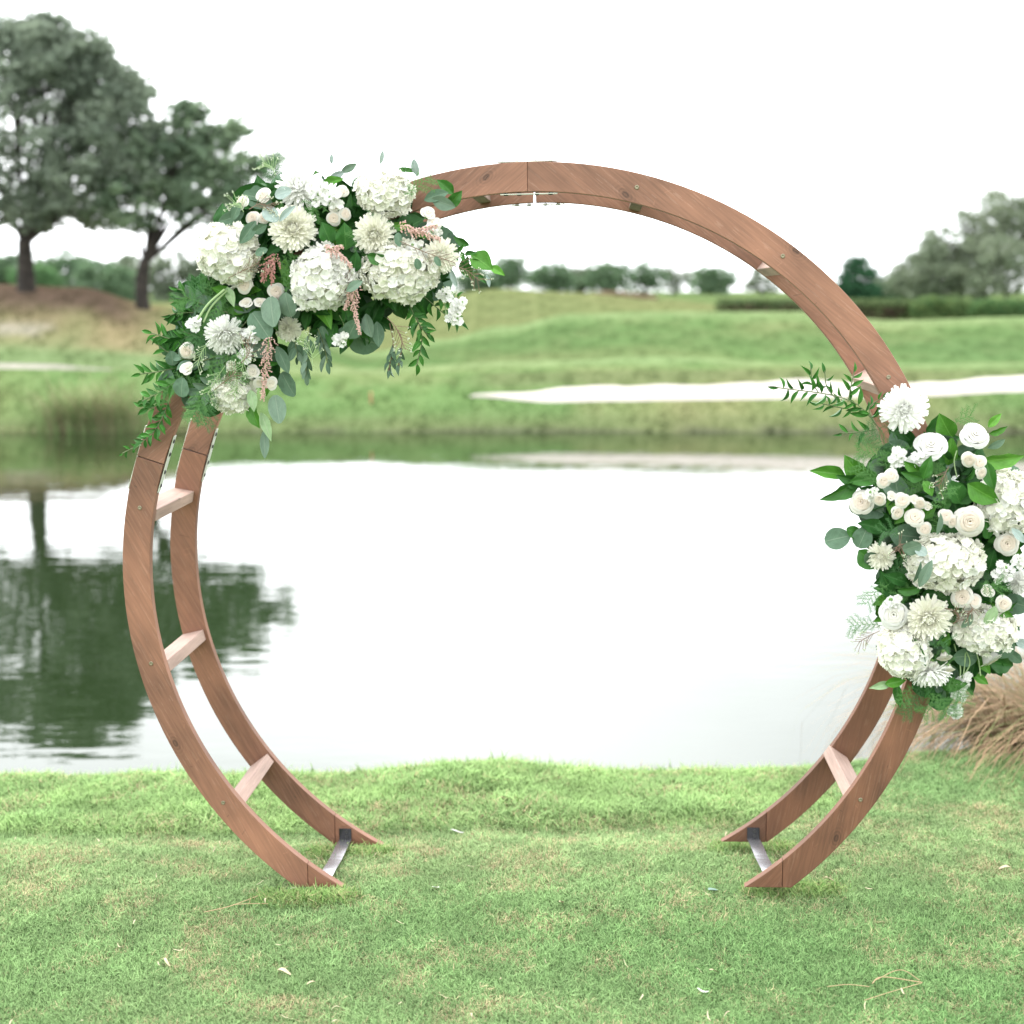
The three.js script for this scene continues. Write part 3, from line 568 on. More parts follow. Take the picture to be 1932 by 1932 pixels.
function face(o, dir, spin = 0) { o.quaternion.setFromUnitVectors(UPZ, dir.clone().normalize()); o.rotateZ(spin); return o; }
function hydrangea(A, px, py, rx, ry, w, dir, seed, tone = 0) {
  const r = rng(seed), g = group('hydrangea', A.t), p = A.at(px, py, w), sx = rx * MPP * 1.0, sy = ry * MPP * 1.0, sz = Math.min(sx, sy) * 0.95;
  g.position.copy(p);
  const f = dir.clone().normalize(), n = Math.round(240 * (sx * sy) / (0.073 * 0.073) + 50), fs = 0.0235, rest = [];
  const core = mesh('flower_core', coreGeo, coreMat, g); core.scale.set(sx * 0.76, sy * 0.76, sz * 0.76);
  let single = 0;
  for (let i = 0; i < n; i++) {
    const q = 1 - 1.75 * (i + 0.5) / n, a = i * 2.39996, s = Math.sqrt(Math.max(0, 1 - q * q)), v = V(Math.cos(a) * s, Math.sin(a) * s, q).applyQuaternion(new THREE.Quaternion().setFromUnitVectors(UPZ, f));
    v.add(V((r() - 0.5) * 0.16, (r() - 0.5) * 0.16, (r() - 0.5) * 0.16)).normalize();
    const lump = vnoise(v.x * 2.6 + seed * 1.7, v.y * 2.6 + v.z * 1.3, seed), k = (0.88 + 0.16 * r()) * (0.82 + 0.36 * lump), pos = V(v.x * sx * k, v.y * sy * k, v.z * sz * k), o = dummy;
    o.position.copy(pos); o.scale.setScalar(fs * (0.85 + 0.45 * r())); face(o, V(v.x / sx, v.y / sy, v.z / sz).normalize().add(V((r() - 0.5) * 1.1, (r() - 0.5) * 1.1, (r() - 0.5) * 0.5)), r() * 6.283); o.updateMatrix();
    const gi = florets[i % 3];
    if (v.z > 0.35 && single < 48 && i % 2 === 0) { const m = mesh('floret', gi, [WHITE, IVORY, CREAM, CREAM][Math.floor(r() * (2.3 + tone))], g); m.applyMatrix4(o.matrix); single++; }
    else rest.push(turned(gi, o.matrix));
  }
  kind(mesh('florets', mergeGeometries(rest), tone > 0.7 ? CREAM : IVORY, g), 'stuff');
}
// chrysanthemum: straps that curve inward at the heart and fall outward at the rim
function strap(L, W, curl) { return grid(5, 2, (u, v) => { const s = v * 2 - 1, a = curl * u, ww = W * (0.35 + 0.65 * Math.sin(Math.PI * Math.min(0.92, 0.12 + 0.8 * u))); return [L * (Math.abs(curl) < 0.01 ? u : Math.sin(a) / curl), s * ww * 0.5, L * (Math.abs(curl) < 0.01 ? 0 : (1 - Math.cos(a)) / curl) + W * 0.28 * s * s]; }); }
function mumGeo(seed, N = 230) {                              // unit radius, a dome facing +z; returns inner (merged) and outer petals
  const r = rng(seed), inner = [], outer = [];
  for (let k = 0; k < N; k++) {
    const q = (k + 0.5) / N, th = 1.95 * Math.pow(q, 0.62) + (r() - 0.5) * 0.16, ph = k * 2.39996 + (r() - 0.5) * 0.3, reach = (1 / Math.hypot(Math.sin(th), Math.cos(th) / 0.66)) * (0.9 + 0.18 * r()), from = 0.3 * reach, L = (reach - from) * (q < 0.2 ? 0.85 : 1.05), curl = lerp(0.95, q > 0.75 ? -0.25 : 0.5, Math.pow(q, 0.6)) + (r() - 0.5) * 0.35;
    const g = strap(L, 0.13 + 0.06 * q, curl), m = new THREE.Matrix4().makeTranslation(0, 0, -0.12).multiply(new THREE.Matrix4().makeRotationZ(ph)).multiply(new THREE.Matrix4().makeRotationY(-(Math.PI / 2 - th))).multiply(new THREE.Matrix4().makeTranslation(from, 0, 0)).multiply(new THREE.Matrix4().makeRotationX((r() - 0.5) * 0.5));
    (q > 0.9 ? outer : inner).push([g, m]);
  }
  inner.push([new THREE.SphereGeometry(0.36, 12, 8), new THREE.Matrix4().makeTranslation(0, 0, -0.12)]);
  return { inner: mergeGeometries(inner.map(([g, m]) => turned(g, m))), outer };
}
const MUM_W = bloomMat(0.921, 0.921, 0.891), MUM_C = bloomMat(0.911, 0.901, 0.812);
const mums = [mumGeo(501), mumGeo(502), mumGeo(503, 180)];
function mum(A, px, py, rad, w, dir, seed, mat = CREAM) {
  const r = rng(seed), M = mums[seed % 3], g = group('chrysanthemum', A.t); g.position.copy(A.at(px, py, w)); g.scale.setScalar(rad * MPP); face(g, dir, r() * 6.283);
  kind(mesh('petals', M.inner, mat === CREAM ? MUM_C : MUM_W, g), 'stuff');
  for (const [q, m] of M.outer) mesh('petal', q, mat === CREAM ? MUM_C : MUM_W, g).applyMatrix4(m);
  mesh('calyx', new THREE.SphereGeometry(0.3, 10, 6, 0, 6.283, 1.57, 1.57).rotateX(Math.PI / 2).translate(0, 0, -0.02), CALYX, g);
}
// rose: petals wrapped in a spiral, open from the heart outwards; unit radius, facing +z
function rosePetals(seed, rings, open) {                      // rings of three petals; each rises round the heart and folds its lip outward over the next
  const r = rng(seed), out = [], sp = 0.86 / rings;
  for (let n = 0; n < rings; n++) for (let k = 0; k < 3; k++) {
    const q = n / (rings - 1), rho = 0.05 + sp * n * (0.96 + 0.08 * r()), ph = n * 0.95 + k * 2.0944 + (r() - 0.5) * 0.35, half = lerp(1.6, 1.15, q), top = lerp(0.42, lerp(0.3, -0.02, open), q * q) + 0.05 * (r() - 0.5), base = -0.7, lip = sp * (1.35 + 0.4 * r()) * lerp(0.8, 1.1 + 0.5 * open, q), drop = lerp(0.02, 0.1 + 0.22 * open, q * q);
    out.push(grid(8, 9, (u, v) => {
      const s = v * 2 - 1, rim = 1 - (0.1 + 0.1 * q) * Math.pow(Math.abs(s), 2.4) + 0.015 * Math.sin(s * 4 + k * 2 + n), t = u * rim;
      const cup = 0.35 + 0.65 * Math.pow(Math.sin(1.57 * Math.min(1, t * 1.35)), 0.8), fold = Math.pow(clamp((t - 0.55) / 0.45), 2);
      const rr = rho * cup * (1 + 0.06 * s) + lip * fold;
      const a = ph + s * half * (0.5 + 0.5 * Math.sin(Math.min(1, t * 1.5) * 1.57));
      return [rr * Math.cos(a), rr * Math.sin(a), lerp(base, top, Math.sin(1.57 * Math.min(1, t * 1.12))) - drop * fold * fold + 0.03 * fold * Math.cos(s * 3)];
    }));
  }
  return out;
}
const ROSES = { open: rosePetals(601, 8, 1), full: rosePetals(602, 7, 0.55), bud: rosePetals(603, 5, 0.05), small: rosePetals(604, 5, 0.6), smallbud: rosePetals(605, 4, 0.1) };
const SMALL = { small: null, smallbud: null };
for (const k of Object.keys(SMALL)) { const l = ROSES[k], h = Math.ceil(l.length * 0.55); SMALL[k] = [mergeGeometries(l.slice(0, h)), mergeGeometries(l.slice(h))]; }
const sepal = strap(0.75, 0.3, 0.9);
const calyxGeo = mergeGeometries([new THREE.SphereGeometry(0.3, 8, 6).translate(0, 0, -0.78), ...[0, 1, 2, 3, 4].map(k => turned(sepal, new THREE.Matrix4().makeRotationZ(k * 1.2566).multiply(new THREE.Matrix4().makeTranslation(0.12, 0, -0.85)).multiply(new THREE.Matrix4().makeRotationY(-0.35))))]);
const R_WHITE = bloomMat(0.78, 0.78, 0.75), R_IVORY = bloomMat(0.79, 0.77, 0.71), R_BLUSH = bloomMat(0.8, 0.71, 0.61), R_HEART = bloomMat(0.78, 0.74, 0.63);
function rose(A, px, py, rad, w, dir, type, seed, outerM = R_IVORY, innerM = R_HEART) {
  outerM = outerM === WHITE ? R_WHITE : R_IVORY; innerM = innerM === BLUSH ? R_BLUSH : innerM === IVORY ? R_IVORY : R_HEART;
  const r = rng(seed), g = group('rose', A.t); g.position.copy(A.at(px, py, w)); g.scale.setScalar(rad * MPP * (type === 'bud' ? 1.0 : type === 'open' ? 0.9 : 0.98)); face(g, dir, r() * 6.283);
  const l = ROSES[type]; l.forEach((q, i) => mesh('petal', q, i < l.length * 0.6 ? innerM : outerM, g));
  mesh('calyx', calyxGeo, CALYX, g);
}
function smallRose(A, px, py, rad, w, dir, seed, bud = false) {
  const r = rng(seed), g = group('spray_rose', A.t), s = SMALL[bud ? 'smallbud' : 'small']; g.position.copy(A.at(px, py, w)); g.scale.setScalar(rad * MPP * (bud ? 1.05 : 1.05)); face(g, dir, r() * 6.283);
  mesh('heart', s[0], bud ? R_HEART : R_BLUSH, g); mesh('petals', s[1], R_IVORY, g).name = uniq('outer_petal'); mesh('calyx', calyxGeo, CALYX, g);
}
// stock: ruffled little blossoms crowded round a stalk
const blossomGeo = (() => { const r = rng(640), l = []; for (let k = 0; k < 11; k++) { const g = grid(2, 3, (u, v) => { const s = v * 2 - 1; return [0.08 + 0.75 * u, s * (0.1 + 0.42 * u), 0.25 * Math.sin(s * 4 + k) * u + 0.35 * u * (k < 5 ? 1.4 : 0.2)]; }); l.push(turned(g, new THREE.Matrix4().makeRotationZ(k * 1.9 + r()))); } return mergeGeometries(l); })();
function stock(A, px, py, rad, w, dir, seed, n = 8) {
  const r = rng(seed), g = group('stock_flower', A.t); g.position.copy(A.at(px, py, w));
  for (let k = 0; k < n; k++) { const a = k * 2.4, q = Math.sqrt((k + 0.3) / n) * rad * MPP * 0.75, b = mesh('blossom', blossomGeo, k % 3 ? WHITE : IVORY, g); b.position.set(Math.cos(a) * q, Math.sin(a) * q, 0.02 - q * 0.4 + 0.006 * r()); b.scale.setScalar(0.0115 * (0.8 + 0.5 * r())); face(b, dir.clone().add(V(Math.cos(a) * 0.6, Math.sin(a) * 0.6, 0.1)), r() * 6); }
  for (let k = 0; k < 3; k++) { const b = mesh('bud', new THREE.SphereGeometry(0.004, 7, 5).scale(1, 1, 1.4), CALYX, g); b.position.set((r() - 0.5) * rad * MPP, (r() - 0.5) * rad * MPP, 0.018); }
}
// astilbe: feathery plume of tiny beads along fine side shoots
const beadGeo = new THREE.OctahedronGeometry(1, 0);
function plume(A, pts, w, wid, seed, mat) {
  const r = rng(seed), P = pts.map(([x, y, dw = 0]) => A.at(x, y, w + dw)), cv = new THREE.CatmullRomCurve3(P), L = cv.getLength(), beads = [], M = new THREE.Matrix4(), st = [];
  st.push(new THREE.TubeGeometry(cv, 10, 0.0012, 5)); st[0].deleteAttribute('uv');
  const n = Math.round(L / 0.0034);
  for (let i = 0; i < n; i++) {
    const t = i / n, p = cv.getPointAt(t), tan = cv.getTangentAt(t), reach = wid * MPP * (1 - t * 0.85) * (0.6 + 0.5 * r()), a = i * 2.4;
    const n1 = V(0, 0, 1).cross(tan).normalize(), n2 = tan.clone().cross(n1), d = n1.multiplyScalar(Math.cos(a)).addScaledVector(n2, Math.sin(a)).addScaledVector(tan, 0.7).normalize();
    for (let k = 0; k < 9; k++) { const f = Math.pow((k + 1) / 9, 0.9), q = p.clone().addScaledVector(d, reach * f).add(V((r() - 0.5) * 0.004, (r() - 0.5) * 0.004 - 0.006 * f * f, (r() - 0.5) * 0.004)); beads.push(beadGeo.clone().applyMatrix4(M.makeScale(1, 1, 1).setPosition(0, 0, 0).makeScale(0.0016 + 0.001 * r(), 0.0016 + 0.001 * r(), 0.0016 + 0.001 * r()).setPosition(q.x, q.y, q.z))); }
  }
  const g = group('astilbe_plume', A.t); mesh('stem', st[0], CALYX, g); mesh('beads', mergeGeometries(beads), mat, g).name = uniq('plume');
}
// leaves: unit length along +x from the base, width along y, facing +z
const leafShape = (prof, fold, droop, wave = 0) => grid(8, 6, (u, v) => { const s = v * 2 - 1, w = prof(u); return [u - 0.5, s * w * 0.5, fold * Math.abs(s) * w - droop * (u - 0.5) * (u - 0.5) + wave * Math.sin(u * 14 + s * 2) * s * s * w]; });
const LEAF = {
  lemon: leafShape(u => 0.98 * Math.pow(Math.sin(Math.PI * Math.pow(u * 0.985 + 0.005, 0.82)), 0.85) * (1 - 0.35 * Math.pow(u, 6)), 0.16, 0.22, 0.05),
  round: leafShape(u => Math.pow(Math.sin(Math.PI * Math.pow(clamp(u * 0.97 + 0.015), 0.9)), 0.55), 0.07, 0.12, 0.03),
  oval: leafShape(u => Math.pow(Math.sin(Math.PI * clamp(u * 0.97 + 0.015)), 0.75), 0.08, 0.2),
  lance: leafShape(u => Math.pow(Math.sin(Math.PI * Math.pow(clamp(u * 0.985 + 0.008), 0.72)), 1.15), 0.2, 0.45),
};
const leafTex = (base, vein, side, seed) => tex(128, 128, (u, v) => {
  const s = Math.abs(v * 2 - 1), mid = Math.exp(-Math.pow(s / 0.045, 2)), q = (u * 9 - s * 3.2), sv = side * Math.exp(-Math.pow((q - Math.round(q)) / 0.09, 2)) * (1 - 0.5 * s), n = 0.8 + 0.45 * fbm(u * 8, v * 8, 4, seed), k = clamp(mid * 0.7 + sv * 0.4);
  return [S(lerp(base[0] * n, vein[0], k)), S(lerp(base[1] * n, vein[1], k)), S(lerp(base[2] * n, vein[2], k))];
});
const lm = (b, v, side, seed, rough = 0.42) => { const t = leafTex(b, v, side, seed); return new THREE.MeshPhysicalMaterial({ side: THREE.DoubleSide, map: t, roughness: rough, specularIntensity: 0.45, bumpMap: t, bumpScale: -0.0004 }); };
const LM = {
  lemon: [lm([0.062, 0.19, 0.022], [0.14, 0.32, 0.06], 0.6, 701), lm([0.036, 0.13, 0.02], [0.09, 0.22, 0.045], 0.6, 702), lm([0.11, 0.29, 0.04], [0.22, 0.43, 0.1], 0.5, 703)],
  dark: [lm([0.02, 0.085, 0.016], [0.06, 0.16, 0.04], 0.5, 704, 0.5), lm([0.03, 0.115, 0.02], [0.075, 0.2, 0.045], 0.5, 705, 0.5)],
  euc: [lm([0.14, 0.21, 0.15], [0.24, 0.31, 0.23], 0.35, 706, 0.62), lm([0.095, 0.165, 0.105], [0.2, 0.27, 0.19], 0.35, 707, 0.62), lm([0.27, 0.34, 0.31], [0.36, 0.43, 0.39], 0.3, 708, 0.65)],
  ruscus: [lm([0.045, 0.15, 0.032], [0.09, 0.22, 0.06], 0.1, 709), lm([0.06, 0.195, 0.035], [0.12, 0.29, 0.07], 0.1, 710)],
  pale: [lm([0.28, 0.4, 0.22], [0.42, 0.52, 0.34], 0.4, 711, 0.55)],
};
function orient(o, p, ang, len, wid, tilt, roll) {            // ang: picture direction in degrees (up positive), tilt: tip towards the viewer
  o.position.copy(p); o.rotation.set(0, 0, 0); o.rotateZ(ang * deg); o.rotateY(-tilt); o.rotateX(roll); o.scale.set(len * MPP, wid * MPP, len * MPP); return o;
}
function leaf(A, shape, mats, cx, cy, len, wid, ang, w = 0.06, tilt = 0.15, roll = 0.25, name = 'leaf') {
  const r = A.r, m = mesh(name, LEAF[shape], mats[Math.floor(r() * mats.length)], A.t); return orient(m, A.at(cx, cy, w), ang, len, wid, tilt, roll * (r() < 0.5 ? -1 : 1));
}
const STEM = petalMat(0.12, 0.16, 0.07), TWIG = petalMat(0.2, 0.13, 0.09), PALESTEM = petalMat(0.3, 0.42, 0.2);
function sprig(A, name, pts, w, shape, mats, len, wid, n, o = {}) {   // a stem through picture points with leaves on alternate sides
  const r = A.r, g = group(name, A.t), cv = new THREE.CatmullRomCurve3(pts.map(([x, y, dw = 0]) => A.at(x, y, w + dw)));
  const st = new THREE.TubeGeometry(cv, 16, o.stem || 0.0014, 5); mesh('stem', st, o.stemMat || STEM, g);
  for (let i = 0; i < n; i++) {
    const t = lerp(o.from || 0.12, 1, (i + 0.5) / n), p = cv.getPointAt(t), tan = cv.getTangentAt(t), side = i === n - 1 ? 0.1 : i % 2 ? 1 : -1, a = Math.atan2(tan.y, tan.x) + side * (o.spread || 0.85) * (0.75 + 0.5 * r()), s = (0.75 + 0.45 * r()) * (1 - (o.taper || 0.25) * t);
    const m = mesh('leaf', LEAF[shape], mats[Math.floor(r() * mats.length)], g), L = len * s * MPP, tilt = (r() - 0.5) * (o.tilt || 1.1), aa = (o.hang ? lerp(a, -Math.PI / 2, o.hang) : a);
    m.rotation.z = aa; m.rotateY(-tilt); m.rotateX((r() - 0.5) * 1.6); m.scale.set(L, wid * s * MPP, L);
    const d = V(1, 0, 0).applyQuaternion(m.quaternion); m.position.copy(p).addScaledVector(d, L * 0.53);
  }
  return g;
}
function fern(A, pts, w, wid, seed, mat) {                    // plumosa: a flat feathery frond of hair-fine needles
  const r = rng(seed), cv = new THREE.CatmullRomCurve3(pts.map(([x, y, dw = 0]) => A.at(x, y, w + dw))), L = cv.getLength(), P = [], C = [], n = Math.round(L / 0.006);
  const line = (a, b, t) => { const d = b.clone().sub(a), s = V(-d.y, d.x, 0).normalize().multiplyScalar(t), q = [a.clone().add(s), a.clone().sub(s), b.clone().add(s.multiplyScalar(0.4)), b.clone().sub(s)]; for (const k of [0, 1, 2, 2, 1, 3]) P.push(q[k].x, q[k].y, q[k].z); };
  for (let i = 0; i < 20; i++) line(cv.getPointAt(i / 20), cv.getPointAt((i + 1) / 20), 0.0008);
  for (let i = 1; i < n; i++) {
    const t = i / n, p = cv.getPointAt(t), tan = cv.getTangentAt(t), sd = i % 2 ? 1 : -1, reach = wid * MPP * Math.sin(Math.PI * Math.pow(0.12 + 0.85 * (1 - t), 0.8)) * (0.7 + 0.5 * r());
    const a = Math.atan2(tan.y, tan.x) + sd * (0.75 + 0.3 * r()), dir = V(Math.cos(a), Math.sin(a), (r() - 0.5) * 0.6), e = p.clone().addScaledVector(dir, reach); line(p, e, 0.0007);
    const m = Math.max(3, Math.round(reach / 0.002));
    for (let k = 0; k < m; k++) { const f = (k + 0.6) / m, q = p.clone().addScaledVector(dir, reach * f), b = a + (k % 2 ? 1 : -1) * (0.6 + 0.5 * r()), l = 0.006 + 0.005 * r() * (1 - f * 0.5); line(q, q.clone().add(V(Math.cos(b) * l, Math.sin(b) * l, (r() - 0.5) * 0.006)), 0.0007); }
  }
  const g = new THREE.BufferGeometry(); g.setAttribute('position', new THREE.Float32BufferAttribute(P, 3)); g.computeVertexNormals();
  return mesh('fern_frond', g, mat, A.t);
}
const FERN = std({ color: col(0.075, 0.2, 0.045), roughness: 0.7 }), FERN_D = std({ color: col(0.042, 0.135, 0.035), roughness: 0.7 });
function wand(A, pts, w, mat = PALESTEM, rad = 0.0013) { mesh('stem', new THREE.TubeGeometry(new THREE.CatmullRomCurve3(pts.map(([x, y, dw = 0]) => A.at(x, y, w + dw))), 12, rad, 5), mat, A.t); }
function seeded(A, pts, w, seed, mat = TWIG) {                // fine branching twig with pale seeds
  const r = rng(seed), cv = new THREE.CatmullRomCurve3(pts.map(([x, y, dw = 0]) => A.at(x, y, w + dw))), g = group('seeded_twig', A.t), parts = [], seeds = [];
  parts.push(new THREE.TubeGeometry(cv, 12, 0.0009, 4));
  for (let i = 0; i < 14; i++) { const t = 0.25 + 0.75 * i / 14, p = cv.getPointAt(t), tan = cv.getTangentAt(t), a = Math.atan2(tan.y, tan.x) + (i % 2 ? 1 : -1) * (0.5 + 0.4 * r()), e = p.clone().add(V(Math.cos(a), Math.sin(a), (r() - 0.5) * 0.8).multiplyScalar(0.018 + 0.016 * r())); parts.push(new THREE.TubeGeometry(new THREE.LineCurve3(p, e), 1, 0.0006, 4)); for (let k = 0; k < 3; k++) seeds.push(new THREE.IcosahedronGeometry(0.0017, 0).translate(e.x + (r() - 0.5) * 0.006, e.y + (r() - 0.5) * 0.006, e.z)); }
  mesh('stem', mergeGeometries(parts), mat, g); kind(mesh('seeds', mergeGeometries(seeds), petalMat(0.45, 0.5, 0.36), g), 'stuff');
}
function arrangement(label, anchor, seed) {
  const t = group('flower_arrangement'), a = onArch(...anchor, 0); t.quaternion.copy(archQ); t.position.copy(a.clone().applyQuaternion(archQ).add(archC)); tag(t, label, 'flower arrangement');
  return { t, r: rng(seed), at: (px, py, w = 0) => onArch(px, py, w).sub(a) };
}
function filler(A, zones, nSingle, nMore, seed) {             // dark leaves that close the mass between the flowers
  const r = rng(seed), many = { dark: [], euc: [] }, total = zones.reduce((s, z) => s + z[4], 0);
  for (let i = 0; i < nSingle + nMore; i++) {
    let q = r() * total, z; for (z of zones) { q -= z[4]; if (q <= 0) break; }
    const a = r() * 6.283, f = Math.sqrt(r()), x = z[0] + Math.cos(a) * f * z[2], y = z[1] + Math.sin(a) * f * z[3], single = i < nSingle, w = single ? 0.005 + 0.06 * r() : i % 2 ? 0.002 + 0.03 * r() : -0.2 + 0.19 * r(), outA = Math.atan2(-(y - z[1]), x - z[0]) / deg + (r() - 0.5) * 110;
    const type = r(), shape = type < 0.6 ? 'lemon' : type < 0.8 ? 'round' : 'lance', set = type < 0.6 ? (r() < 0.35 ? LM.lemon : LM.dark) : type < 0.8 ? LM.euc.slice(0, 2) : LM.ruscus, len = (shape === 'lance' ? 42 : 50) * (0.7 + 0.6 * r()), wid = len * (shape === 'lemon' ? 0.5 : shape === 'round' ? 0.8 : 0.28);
    if (single) { const m = leaf(A, shape, set, x, y, len, wid, outA, w, (r() - 0.3) * 1.2, 0.5 * r()); }
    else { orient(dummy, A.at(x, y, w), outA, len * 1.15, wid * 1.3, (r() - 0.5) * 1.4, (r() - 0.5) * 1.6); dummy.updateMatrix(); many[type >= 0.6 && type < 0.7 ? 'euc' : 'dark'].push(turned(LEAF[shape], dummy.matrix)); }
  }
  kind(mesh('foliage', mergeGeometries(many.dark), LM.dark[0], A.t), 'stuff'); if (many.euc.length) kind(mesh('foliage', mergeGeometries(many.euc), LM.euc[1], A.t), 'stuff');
}
const F = (x, y, z = 1) => V(x, y, z);

// ---------------------------------------------------------------- upper left arrangement
{
  const A = arrangement('large flower and greenery arrangement on the upper left of the arch, with pink plumes', [560, 520], 801);
  filler(A, [[470, 470, 95, 70, 3], [560, 430, 110, 85, 4], [600, 540, 110, 75, 4], [700, 440, 110, 90, 4], [770, 500, 80, 80, 3], [440, 610, 80, 80, 3], [390, 690, 65, 70, 2.2], [470, 680, 60, 60, 2], [345, 720, 40, 50, 1], [530, 400, 80, 50, 3], [500, 560, 80, 60, 4], [640, 430, 70, 50, 3], [400, 600, 60, 70, 4], [375, 650, 50, 70, 4], [420, 690, 50, 50, 2], [660, 600, 70, 45, 1.4]], 200, 900, 811);
  hydrangea(A, 434, 479, 55, 56, 0.09, F(-0.35, 0.1), 821, 0.9); hydrangea(A, 606, 526, 56, 55, 0.12, F(0, 0.05), 822, 0.6); hydrangea(A, 726, 364, 48, 42, 0.08, F(0.15, 0.35), 823, 0.9); hydrangea(A, 754, 514, 62, 54, 0.09, F(0.2, -0.05), 824, 1.2); hydrangea(A, 438, 738, 42, 36, 0.06, F(-0.05, -0.4), 825, 1.4);
  mum(A, 552, 430, 43, 0.13, F(0.1, 0.15), 831, CREAM); mum(A, 706, 443, 38, 0.115, F(0.05, -0.1), 832, CREAM); mum(A, 564, 350, 44, 0.08, F(0, 0.5), 833, IVORY); mum(A, 424, 634, 37, 0.12, F(0.3, -0.6), 834, IVORY); mum(A, 544, 622, 24, 0.06, F(0, -0.3), 835, CREAM); mum(A, 834, 482, 33, 0.1, F(0.6, 0.1), 836, CREAM);
  [[608, 364, 30, 10], [630, 378, 20, 6], [372, 610, 15, 5], [473, 632, 16, 6], [468, 668, 16, 5], [840, 556, 15, 6], [869, 576, 14, 5], [857, 599, 17, 7], [818, 432, 18, 6], [788, 470, 20, 6], [648, 640, 14, 5]].forEach(([x, y, q, n], i) => stock(A, x, y, q, i > 4 && i < 8 ? 0.05 : 0.1, F(0.1, 0.1), 841 + i, n));
  [[461, 538, 15, 0, 0], [521, 550, 15, 0.2, 0], [497, 368, 14, -0.2, 0.5], [457, 382, 13, -0.5, 0.4], [477, 412, 13, -0.2, 0.2], [631, 389, 11, 0.2, 0.3], [630, 412, 13, 0, -0.1], [651, 404, 11, 0.5, 0.1], [645, 361, 12, 0.1, 0.5], [353, 662, 15, -0.1, -0.2], [820, 423, 13, 0.3, 0.2], [497, 412, 10, 0.4, 0]].forEach(([x, y, q, a, b], i) => smallRose(A, x, y, q, 0.1, F(a, b), 861 + i));
  [[465, 573, 12, 0, 0.7], [491, 572, 12, 0.1, 0.8], [353, 696, 13, -0.2, 0.4], [477, 702, 13, 0, 0.3], [511, 723, 12, 0.4, 0], [491, 721, 12, 0, -0.3], [807, 403, 13, 0.3, 0.5], [436, 690, 9, 0, 0]].forEach(([x, y, q, a, b], i) => smallRose(A, x, y, q, 0.1, F(a, b, 0.7), 881 + i, true));
  plume(A, [[522, 478], [506, 498], [494, 530]], 0.12, 22, 891, PINK); plume(A, [[520, 486], [512, 505], [515, 532]], 0.125, 18, 892, PINK);
  plume(A, [[612, 466], [640, 478], [664, 502]], 0.17, 13, 893, PALEPINK); plume(A, [[616, 472], [632, 466], [648, 462]], 0.17, 10, 894, PALEPINK);
  plume(A, [[672, 534], [668, 570], [679, 628]], 0.15, 15, 895, PALEPINK); plume(A, [[664, 545], [655, 570], [650, 582]], 0.15, 10, 896, PALEPINK);
  plume(A, [[508, 634], [502, 690], [495, 752]], 0.12, 20, 897, PALEPINK); plume(A, [[752, 424], [790, 436], [832, 450]], 0.16, 16, 898, PALEPINK); plume(A, [[770, 440], [800, 430], [826, 424]], 0.16, 12, 899, PALEPINK);
  // grey-green eucalyptus leaves, one by one
  const E1 = [LM.euc[0]], E2 = [LM.euc[1]], E3 = [LM.euc[2]];
  [[513, 588, 56, 42, -82, 0.13, E1], [492, 614, 60, 44, -55, 0.11, E2], [543, 575, 46, 38, 100, 0.12, E1], [665, 621, 40, 36, 60, 0.08, E2], [695, 614, 46, 26, -75, 0.07, E1], [713, 630, 48, 24, -85, 0.05, E2], [645, 633, 30, 24, 80, 0.06, E2], [610, 628, 26, 22, 100, 0.06, E2], [533, 678, 56, 24, -65, 0.07, E2], [543, 725, 52, 36, -60, 0.06, E2], [523, 772, 54, 34, -80, 0.1, E1], [499, 838, 54, 18, -88, 0.06, E1], [436, 411, 50, 26, 200, 0.1, E2], [446, 398, 34, 20, 60, 0.11, E2], [489, 432, 34, 18, 25, 0.14, E2], [468, 438, 50, 24, -125, 0.14, E2], [511, 405, 36, 28, -40, 0.15, E3], [541, 403, 42, 14, 40, 0.17, E3], [534, 364, 34, 24, 15, 0.12, E3], [668, 540, 36, 18, 30, 0.18, E1], [493, 475, 26, 16, 20, 0.14, E2], [343, 731, 38, 36, 80, 0.1, E2], [314, 718, 44, 30, 65, 0.05, E2], [325, 676, 28, 26, 90, 0.07, E2], [658, 317, 34, 15, 25, 0.03, E1], [626, 300, 20, 9, 85, 0.02, E3], [720, 297, 26, 9, 75, 0.02, E3], [784, 316, 32, 16, 100, 0.06, E3], [636, 330, 30, 14, 200, 0.03, E3], [822, 370, 48, 24, 15, 0.07, E2], [836, 383, 48, 26, -20, 0.08, E1], [788, 498, 20, 14, 100, 0.18, E2], [826, 493, 20, 12, -60, 0.18, E2], [856, 524, 36, 12, -70, 0.1, E3], [921, 530, 24, 8, -78, 0.05, E3], [752, 452, 26, 16, -80, 0.14, E2], [674, 346, 36, 18, 50, 0.05, E1]].forEach(([x, y, l, wd, a, w, m]) => leaf(A, l > wd * 1.75 ? 'oval' : 'round', m, x, y, l, wd, a, w, 0.2, 0.3));
  const G = LM.lemon, D = LM.dark;
